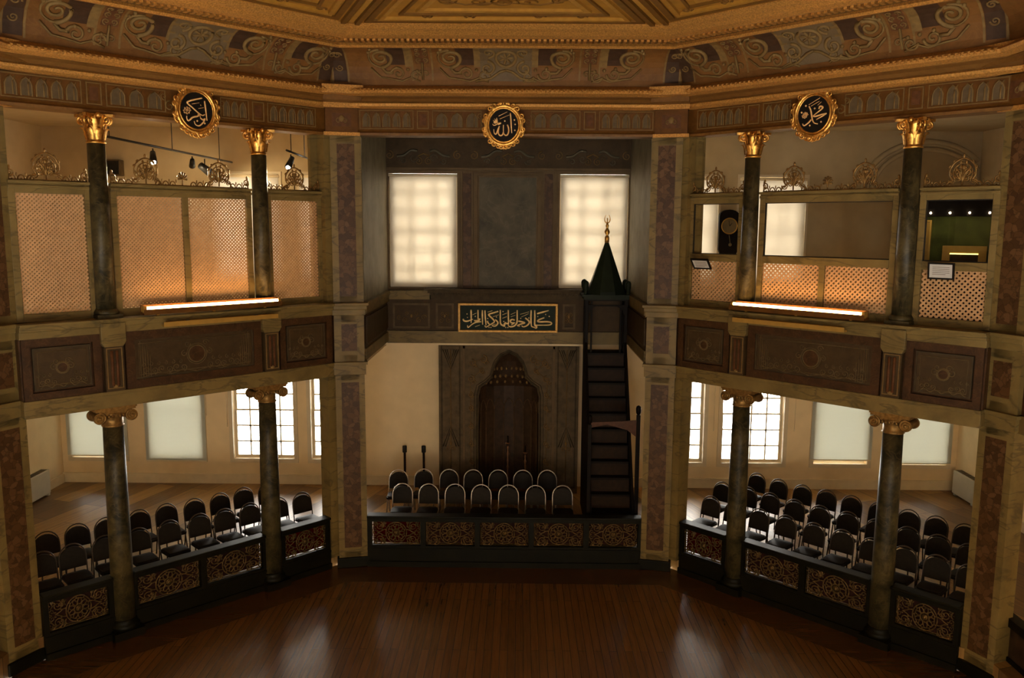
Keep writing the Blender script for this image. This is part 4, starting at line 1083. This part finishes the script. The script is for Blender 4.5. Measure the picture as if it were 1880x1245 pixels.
for x in (xl+.13, xr-.13):
    B('dark_wood').box(x-.018, x+.018, yt-.12, yt-.09, 12*rise, z(4.70)).build('baluster', t)
m = B('dark_wood').frame(xl-.01, xr+.01, z(4.60), z(4.74), .03, yt-.16, yt-.10)
for s, x in ((1, xl+.06), (-1, xr-.06)):
    m.cap([(x, z(4.60)), (x+s*.16, z(4.60)), (x+s*.06, z(4.56)), (x, z(4.42))], yt-.15, yt-.11, 'y')
m.build('lintel', t)
cx = (xl+xr)/2; cy = yt+.045
B('canopy_green').box(xl-.04, xr+.02, yt-.2, yt+.30, z(4.74), z(4.80)).box(xl-.08, xr+.03, yt-.24, yt+.33, z(4.80), z(4.84)).build('canopy_slab', t)
B('canopy_green').lathe([(.40, z(4.84)), (.39, z(4.90)), (.02, z(5.93))], (cx, cy, 0), 8, pi/8, 2*pi+pi/8, False).build('canopy_spire', t)
for x in (xl+.0, xr-.0):
    for y in (yt-.16, yt+.30):
        B('canopy_green').lathe([(.03, z(4.84)), (.045, z(4.86)), (.03, z(4.90)), (.055, z(4.97)), (.06, z(5.06)), (.045, z(5.10)), (.01, z(5.12))], (x, y, 0), 12).build('canopy_knob', t)
m = B('gold').lathe([(.045, 0), (.048, .10), (.034, .13), (.02, .15), (.05, .19), (.055, .225), (.03, .27), (.02, .30), (.035, .335), (.022, .37), (.015, .40)], (cx, cy, z(5.87)), 14)
for s in (-1, 1): m.tube(smooth_poly([(cx, cy, z(6.25)), (cx+s*.045, cy, z(6.29)), (cx+s*.055, cy, z(6.35)), (cx+s*.03, cy, z(6.42))]), lambda q: .013-.008*q, 6)
m.tube([(cx, cy, z(6.25)), (cx, cy, z(6.36))], .011, 6); m.build('finial', t)
for x, h in ((xl-.02, 2.42), (xr+.02, 2.60)):
    m = B('dark_wood').box(x-.035, x+.035, -.02, .05, 0, h-.16).lathe([(.02, h-.16), (.045, h-.12), (.05, h-.04), (.04, h), (.01, h+.02)], (x, .015, 0), 12); m.build('gate_post', t, bevel=.005)
m = B('gate_wood'); m.cap([(xl, 2.30), (xl, 2.20), (xl+.3, 2.26), (xr-.18, 2.16), (xr+.0, 2.02), (xr+.0, 2.34)], -.005, .035, 'y'); m.build('gate_rail', t)

# ------------------------------------------------------------------ chairs
def chair():
    t = thing('banquet_chair', 'x', 'chair', (0, 0, ZP))
    # seat faces local -y, back leans to +y
    W = .185; zs = .44
    bo = [(-.165,-.20),(.165,-.20),(.19,-.16),(.195,.12),(.17,.19),(-.17,.19),(-.195,.12),(-.19,-.16)]
    m = B('vinyl').cap(bo, zs-.045, zs-.005); m.sm = True
    m.cap([(a*.9, b*.9) for a, b in bo], zs-.005, zs+.012); m.build('seat', t, bevel=.014)
    lean = lambda q: .185+.075*max(0, (q-.42)/.45)
    top, ra = .875, .192
    fr_ = [(-ra, .42)]+[(-ra, q) for q in (.5, .58, .66)]+[(-ra*cos(k*pi/12), .675+.20*sin(k*pi/12)) for k in range(1, 12)]+[(ra, q) for q in (.66, .58, .5, .42)]
    B('chair_metal_shaded').tube([(a, lean(b), b) for a, b in fr_], .011, 6).build('back_frame', t)
    bp = [(-.186, .505), (.186, .505)]+[(.186*cos(k*pi/10), .675+.160*sin(k*pi/10)) for k in range(0, 11)]
    m = B('vinyl').cap(bp, -.02, .016, 'y'); m.v = [(a, lean(c)+b, c) for a, b, c in m.v]
    m.build('backrest', t, bevel=.012)
    for s in (-1, 1):
        B('chair_metal_shaded').tube([(s*ra, .185, .42), (s*ra, .20, .3), (s*ra*1.02, .26, .0)], .0125, 6).build('leg', t)
        B('chair_metal_shaded').tube([(s*.165, -.15, .40), (s*.17, -.165, .3), (s*.185, -.20, .0)], .0125, 6).build('leg', t)
    m = B('chair_metal_shaded')
    for s in (-1, 1): m.tube([(s*.165, -.17, .395), (s*.175, .19, .395)], .011, 5)
    m.tube([(-.165, -.15, .39), (.165, -.15, .39)], .011, 5).build('seat_rail', t)
    return t
ch0 = chair(); first = [False]; LIT_MESHES = set(); LIT_MAP = {}
ORD = ['first','second','third','fourth','fifth','sixth','seventh','eighth','ninth','tenth']
ROWS = [
 ('middle', 'back', 0, [(-2.2,16.33),(-1.69,16.40),(-1.17,16.40),(-.67,16.39),(-.16,16.39),(.35,16.39),(.85,16.40)], 'behind the middle balustrade, counted from the white wall'),
 ('middle', 'front', 0, [(-1.99,15.43),(-1.48,15.42),(-.97,15.43),(-.46,15.41),(.07,15.40),(.59,15.39),(1.11,15.40)], 'behind the middle balustrade, counted from the white wall'),
 ('left', 'back', 45, [(-7.43,12.73),(-7.12,13.1),(-6.79,13.41),(-6.41,13.8),(-6.07,14.13),(-5.68,14.42),(-5.33,14.74),(-5.0,15.08),(-4.63,15.35)], 'of the left wing, counted from the outer pilaster'),
 ('left', 'front', 45, [(-7.02,11.91),(-6.73,12.23),(-6.4,12.59),(-6.02,12.93),(-5.67,13.3),(-5.28,13.63),(-4.94,13.89),(-4.6,14.21),(-4.18,14.53),(-3.82,14.83)], 'of the left wing, counted from the outer pilaster'),
 ('right', 'back', -45, [(5.16,16.32),(5.48,15.93),(5.83,15.57),(6.19,15.28),(6.54,14.95),(6.9,14.58),(7.26,14.2),(7.59,13.88),(7.89,13.5)], 'of the right wing, counted from the inner pilaster'),
 ('right', 'middle', -45, [(4.3,15.7),(4.72,15.4),(5.05,15.06),(5.39,14.69),(5.74,14.37),(6.12,14.06),(6.48,13.7),(6.85,13.34),(7.18,12.99),(7.48,12.6)], 'of the right wing, counted from the inner pilaster'),
 ('right', 'front', -45, [(3.88,14.84),(4.22,14.5),(4.59,14.17),(4.96,13.84),(5.32,13.48),(5.68,13.17),(6.02,12.81),(6.39,12.48),(6.73,12.14),(7.05,11.78)], 'of the right wing, counted from the inner pilaster')]
for wing, row, a, pts, tail in ROWS:
    for i, (x, y) in enumerate(pts):
        o = ch0 if first[0] else copy_tree(ch0); first[0] = False
        q = rad(a+random.uniform(-2.5, 2.5)); d = .262
        o.location = (x+d*sin(q), y-d*cos(q), ZP); o.rotation_euler = (0, 0, q)
        o['label'] = ('%s padded chair from the white wall, %s row before the prayer niche' % (ORD[i], row)) if wing == 'middle' else ('%s dark chair from the %s pilaster, %s row of the %s wing' % (ORD[i], 'outer' if wing == 'left' else 'inner', row, wing))
        if wing == 'middle':
            for c in o.children:
                if c.name.split('.')[0] in ('back_frame', 'leg', 'seat_rail'):
                    if c.data.users > 1 and c.data.name not in LIT_MESHES:
                        k_ = c.data.name; c.data = LIT_MAP.setdefault(k_, c.data.copy()); c.data.materials[0] = MATS['chair_metal_lit']; LIT_MESHES.add(c.data.name)  # middle frames take the lit copy of the chair metal
        o['group'] = 'padded chairs in the %s row of the %s' % (row, 'middle bay' if wing == 'middle' else wing+' wing')

for c in list(ch0.children): bpy.data.objects.remove(c)
bpy.data.objects.remove(ch0)

# ------------------------------------------------------------------ roundels hung on the entablature
def roundel(pos, a, label, L, TH, dots, rosette, f, zz=7.865, rw=.335, rh=.385):
    t = thing('calligraphy_roundel', label, 'roundel', (pos[0], pos[1], zz), a, 'gilt framed calligraphy roundels')
    dx, dz = .248, .272
    m = B('gold'); n = 28
    m.tube([((dx+.008)*cos(k*2*pi/n), -.045, (dz+.008)*sin(k*2*pi/n)) for k in range(n)], .016, 6, True)
    m.tube([((dx+.045)*cos(k*2*pi/n), -.03, (dz+.045)*sin(k*2*pi/n)) for k in range(n)], .038, 6, True)
    for k in range(10):
        an = pi/2+k*2*pi/10; c, s = cos(an), sin(an)
        ex, ez = (dx+.065)*c, (dz+.07)*s
        for e in (-1, 1): m.spiral(ex*1.04-e*s*.045, ez*1.04+e*c*.045, .048, 1.4, an+pi, e, .017, -.05, 5, None, .15, 14)
        m.ball((ex*1.06, -.04, ez*1.06), .026, .02, .026, 6)
    for k in range(5): m.ball(((k-2)*.045, -.04, dz+.10-abs(k-2)*.012), .02, .02, .032, 6)
    for s in (-1, 1):
        m.tube(smooth_poly([(s*(dx+.03), -.04, .16), (s*(dx+.075), -.05, .08), (s*(dx+.06), -.05, -.02), (s*(dx+.085), -.04, -.12), (s*(dx+.04), -.04, -.2)]), .02, 6)
        m.spiral(s*.09, -dz-.07, .05, 1.4, pi/2, s, .018, -.045, 5)
    m.ball((0, -.04, -dz-.10), .025, .02, .04, 6)
    m.mat('gilt_carving').disc(0, 0, dx+.06, dz+.065, -.02, .02, 28)  # darker gilt behind the scrolls paints the shade of carved recesses
    m.build('frame', t)
    d = B('black_board').disc(0, 0, dx+.005, dz+.005, -.04, -.018, 36).build('disc', t)
    m = B('roundel_gold'); strokes(m, L, f, .0135, -.044); strokes(m, TH, f, .0065, -.043)
    for p in dots: dot(m, f, *p, .014, -.042)
    rx, rz_, rr = rosette
    for k in range(8):
        a_ = k*2*pi/8; x, q = f(rx+rr*.62*cos(a_), rz_+rr*.62*sin(a_))
        m.spiral(x, q, .016, 1.2, a_, 1, .0045, -.043, 4)
    x, q = f(rx, rz_); m.spiral(x, q, .022, 1.5, 0, 1, .005, -.043, 4)
    m.build('lettering', d)
    return t
fC = lambda a, b: ((a-610)/325*.250, -(b-645)/325*.274)
roundel((-.04, 14.21), 0, 'black roundel with gold Arabic lettering above the middle bay', 
  [[(755,410),(770,560),(780,700),(790,800)], [(690,635),(715,690),(722,760),(700,825),(660,845),(622,820),(605,760),(605,640)], [(606,780),(590,828),(545,850),(505,825),(498,770),(512,700)], [(520,665),(490,730),(462,800),(432,822),(402,792),(395,725)], [1.6,(478,622),(515,612),(555,602)],
   [.7,(480,618),(440,640),(390,650),(370,622)], [.7,(478,608),(420,585),(378,552)], [.7,(475,600),(440,550),(405,525)], [.7,(472,595),(462,540),(455,505)]],
  [[(500,470),(690,385)],[(525,525),(735,445)]], [(635,565),(845,545),(862,630),(855,745)], (430,585,30), fC)
fL = lambda a, b: ((a-522)/300*.250, -(b-650)/322*.274)
roundel(FL.at(.21, -.13), FL.a, 'black roundel with gold Arabic lettering on the left wing entablature',
  [[(635,425),(560,445),(470,472),(360,520),(385,555),(450,605),(560,690),(630,722),(672,700)], [(550,700),(548,740),(450,770),(400,815),(362,838),(340,800),(340,755)], [(590,770),(640,800),(672,770),(645,835),(565,905),(495,892),(470,835)], [(680,468),(695,620),(710,805)], [.7,(575,690),(590,770)]],
  [[(440,545),(580,510)],[(560,610),(660,585)],[(600,540),(610,560)]], [(665,857),(528,826)], (350,662,85), fL)
fR = lambda a, b: ((a-590)/322*.250, -(b-648)/342*.274)
roundel(FRT.at(-.215, -.13), FRT.a, 'black roundel with gold Arabic lettering on the right wing entablature',
  [[(690,565),(700,525),(735,520),(765,545),(725,585),(640,640),(580,682)], [(580,682),(640,690),(740,668),(845,655)], [(845,655),(760,700),(650,752)], [(490,498),(525,570),(548,660),(570,750),(610,810),(682,832)], [(545,745),(490,800),(410,845),(375,805)]],
  [[(480,470),(700,365)],[(528,498),(690,425)],[(660,495),(730,440)]], [(605,548),(425,485),(745,800),(525,850),(345,600)], (415,655,70), fR)

# ------------------------------------------------------------------ things in the upper gallery and the wings
t = thing('wall_clock', 'black arched wall clock with brass dial between the upper blinds', 'clock', (4.755, YB, 5.62))
m = B('black_board').cap([(-.21, .10), (-.17, .0), (.17, 0), (.21, .10), (.21, .82)]+[(.21*cos(k*pi/10), .82+.13*sin(k*pi/10)) for k in range(11)], -.14, -.0, 'y').build('case', t, bevel=.008)
B('clock_dial').disc(0, .60, .155, .155, -.155, -.14, 28).build('dial', t)
B('brass_yellow').tube([(.165*cos(k*2*pi/24), -.155, .60+.165*sin(k*2*pi/24)) for k in range(24)], .012, 6, True).build('bezel', t)
B('black_metal').tube([(0, -.16, .60), (.05, -.16, .66)], .007, 4).tube([(0, -.162, .60), (-.02, -.162, .72)], .005, 4).build('hand', t)
B('clock_dial').disc(.03, .20, .035, .035, -.15, -.14, 18).tube([(.03, -.148, .23), (0, -.148, .40)], .005, 4).build('pendulum', t)
def plaque(X, Z, label, w, h, tilt):
    t = thing('information_plaque', label, 'information panel', FRT.at(X, -.03, Z), FRT.a, 'black framed plaques on the right screens')
    R = lambda m: [setattr(m, 'v', [(x, y*cos(tilt)-q*sin(tilt), y*sin(tilt)+q*cos(tilt)) for x, y, q in m.v]), m][1]
    R(B('black_board').frame(-w, w, 0, h, .022, -.03, 0)).build('frame', t)
    R(B('paper').box(-w+.02, w-.02, -.018, -.002, .02, h-.02)).build('sheet', t)
    m = B('slate_paint')
    for k in range(5): m.box(-w+.06, w-.06-.05*(k == 4), -.021, -.018, h-.065-k*.025, h-.06-k*.025)
    R(m).build('print_lines', t)
    B('black_metal').box(-.03, .03, 0, .06, .02, .06).build('bracket', t)
plaque(-2.10, 5.50, 'small black framed plaque tilted outward below the wall clock', .17, .21, rad(38))
plaque(1.68, 5.50, 'small black framed plaque upright below the dark display case', .17, .23, rad(6))
# display case with green lining
t = thing('display_case', 'dark glazed display case lined in green with gilt frames behind the right screen', 'display case', (7.74, 14.2, 4.5), rad(-31))
B('black_board').box(-.72, .72, -.25, .30, 0, .75).build('base', t)
B('case_green').box(-.70, .70, .24, .28, .75, 2.12).build('backdrop', t)
m = B('black_board').box(-.72, .72, .28, .32, .75, 2.3).box(-.74, -.68, -.25, .3, .75, 2.3).box(.60, .74, -.25, .3, .75, 2.3).build('side_frame', t)
B('black_board').box(-.74, .74, -.27, .32, 1.90, 2.22).build('canopy', t)
m = B('spot_bulb')
for k in range(4): m.ball((-.44+k*.29, -.275, 1.955), .016)
m.build('spot_bulb', t)
B('brass_yellow').frame(-.63, -.45, .78, 1.84, .03, .16, .24).box(-.60, -.48, .2, .24, .8, 1.8).build('gilt_side_frame', t)
m = B('brass_yellow').cap([(-.25, .80), (-.25, 1.40), (.42, 1.40), (.42, .80), (.30, .80), (.30, 1.26), (-.13, 1.26), (-.13, .80)], .1, .22, 'y'); m.build('gilt_frame', t)
B('case_strip').box(-.13, .30, .09, .10, 1.255, 1.275).build('light_strip', t)
B('niche_brown').box(-.13, .30, .15, .23, .76, 1.26).build('picture', t)
l = bpy.data.lights.new('case_lamp', 'AREA'); l.shape = 'RECTANGLE'; l.size = 1.1; l.size_y = .12; l.energy = 3.5; l.color = (1, .85, .5)
lo = bpy.data.objects.new('case_lamp', l); COL.objects.link(lo); lo.location = (-.05, -.12, 1.89); lo.rotation_euler = (rad(28), 0, 0); lo.parent = t
B('window_glass').box(-.68, .60, -.252, -.248, .75, 1.9).build('glazing', t)
# spot tracks of the left upper gallery
def track(p, q, label):
    p, q = Vector(p), Vector(q); t = thing('spotlight_track', label, 'light track', p)
    d = q-p; B('black_metal').tube([(0,0,0), d], .02, 4).build('rail', t)
    for k in (.12, .5, .88): B('black_metal').tube([d*k, d*k+Vector((0,0,ZC-p.z))], .008, 4).build('hanger', t)
track((-6.1,12.2,7.5), (-5.93,17.9,7.5), 'thin ceiling light track behind the wide left screen')
track((-3.93,14.95,7.5), (-4.05,17.9,7.5), 'thin ceiling light track nearest the middle bay')
def spotlight(p, aim, label, lit, s=1.):
    t = thing('spotlight', label, 'spotlight', p, 0, 'track spotlights of the left gallery')
    a = Vector(aim).normalized(); c = Vector((0, 0, -.14*s)); e = c+a*.16*s
    B('black_metal').tube([(0, 0, -.02), c], .012, 5).build('stem', t)
    B('black_metal').tube([c-a*.08*s, e], lambda q: (.045+.02*q)*s, 10).build('head', t)
    if lit: B('spot_bulb').ball(tuple(e), .042, .042, .042, 8).build('bulb', t)
    else: B('paper').ball(tuple(e), .03*s, .03*s, .03*s, 6).build('lens', t)
    if True:  # heads turned away also carry a lamp added to wash the wall
        l = bpy.data.lights.new('spot', 'SPOT'); l.energy = 600 if lit else 70; l.color = (1, .80, .48); l.spot_size = rad(110); l.spot_blend = .6; l.shadow_soft_size = .04
        lo = bpy.data.objects.new('spotlight_lamp', l); COL.objects.link(lo); lo.location = e+a*.06; lo.rotation_euler = a.to_track_quat('-Z', 'Y').to_euler(); lo.parent = t
spotlight((-6.04,14.3,7.48), (.35,-.75,-.9), 'lit spotlight high behind the wide left screen', True)
spotlight((-3.95,15.3,7.48), (-.2,-.75,-.9), 'lit spotlight just beside the inner gilded capital', True)
spotlight((-6.0,15.9,7.48), (-.35,.8,-.5), 'smaller grey spotlight head on the track, turned towards the back wall', False, .9)
spotlight((-5.99,16.5,7.48), (.45,.75,-.5), 'larger grey spotlight head on the track, turned towards the back wall', False, 1.5)
# box on the wall behind the left screen, radiators
t = thing('wall_speaker', 'dark grey box high on the wall behind the outer left column', 'loudspeaker', (-8.55, YB, 7.2))
B('slate_paint').box(-.24, .24, -.22, -.03, 0, .34).build('cabinet', t, bevel=.02); B('black_metal').box(-.21, .21, -.235, -.22, .03, .31).build('grille', t); B('black_metal').box(-.05, .05, -.03, 0, .12, .22).build('bracket', t)
for s, y, lab in ((-1, 16.75, 'white radiator box on the left outer wall'), (1, 17.35, 'white radiator box on the right outer wall')):
    t = thing('radiator', lab, 'radiator', (s*XS, y, ZP), 0, 'white radiator boxes in the wings')
    a, b = sorted((s*-.20, s*-.0)); B('radiator_white').box(a, b, -.42, .42, .04, .56).build('casing', t, bevel=.02)
    m = B('slate_paint'); a2, b2 = sorted((s*-.17, s*-.03)); 
    for k in range(14): m.box(a2, b2, -.38+k*.056, -.35+k*.056, .56, .565)
    m.build('vent_grille', t)
    for k in range(2): B('radiator_white').box(a+.02, b, -.38+k*.7, -.32+k*.7, 0, .05).build('foot', t)
# arch moulding on the wall behind the right screens
tn += 1
m = B('plaster_upper')
for r, w in ((1.0, .06), (.93, .03), (.84, .05)):
    m.tube([(8.95+1.33*r*cos(q*pi/20), YB-.02, 7.05+.98*r*sin(q*pi/20)) for q in range(21) if 8.95+1.33*r*cos(q*pi/20) < 10.06], w, 6)
struct(m, 'trim_%d' % tn, 'beige arch moulding on the upper back wall in the right gallery', 'moulding')

# ------------------------------------------------------------------ light: overcast daylight at the windows
w = bpy.data.worlds.new('World'); S.world = w; w.use_nodes = True
bg = w.node_tree.nodes['Background']; bg.inputs[0].default_value = (1.0, .96, .87, 1); bg.inputs[1].default_value = 20.0
def portal(x, z, sx, sz, y=YB+.34, a=-90):
    l = bpy.data.lights.new('portal', 'AREA'); l.shape = 'RECTANGLE'; l.size = sx; l.size_y = sz; l.cycles.is_portal = True
    o = bpy.data.objects.new('window_portal', l); COL.objects.link(o); o.location = (x, y, z); o.rotation_euler = (rad(a), 0, 0)
for x0, x1, z0, z1 in LW+UW: portal((x0+x1)/2, (z0+z1)/2, x1-x0, z1-z0)
portal(0, 6.15, 5.1, 3.0)
for x0, x1, z0, z1 in RW: portal((x0+x1)/2, (z0+z1)/2, x1-x0, z1-z0, YR-.34, 90)

# ------------------------------------------------------------------ camera
f_, pitch, roll, yaw = 1509.39, .1361, .0068, -.0089
cp, sp, cy_, sy_ = cos(pitch), sin(pitch), cos(yaw), sin(yaw)
F = Vector((sy_*cp, cy_*cp, -sp)); r0 = Vector((cy_, -sy_, 0)); u0 = r0.cross(F)
Rv = r0*cos(roll)+u0*sin(roll); Uv = -r0*sin(roll)+u0*cos(roll)
cam = bpy.data.cameras.new('camera'); cam.sensor_fit = 'HORIZONTAL'; cam.sensor_width = 36; cam.lens = f_/1880*36
cam.clip_start = .05; cam.clip_end = 200
co = bpy.data.objects.new('camera', cam); COL.objects.link(co)
M = Matrix((Rv, Uv, -F)).transposed().to_4x4(); M.translation = Vector((.251, 0, 6.18)); co.matrix_world = M
S.camera = co

vs = S.view_settings
S.display_settings.display_device = 'sRGB'
vs.view_transform = 'Standard'; vs.look = 'None'; vs.exposure = 0.0; vs.gamma = 1.0; vs.use_curve_mapping = False
S.cycles.use_denoising = True
S.cycles.max_bounces = 8; S.cycles.diffuse_bounces = 5; S.cycles.transparent_max_bounces = 12
S.cycles.sample_clamp_indirect = 6.0
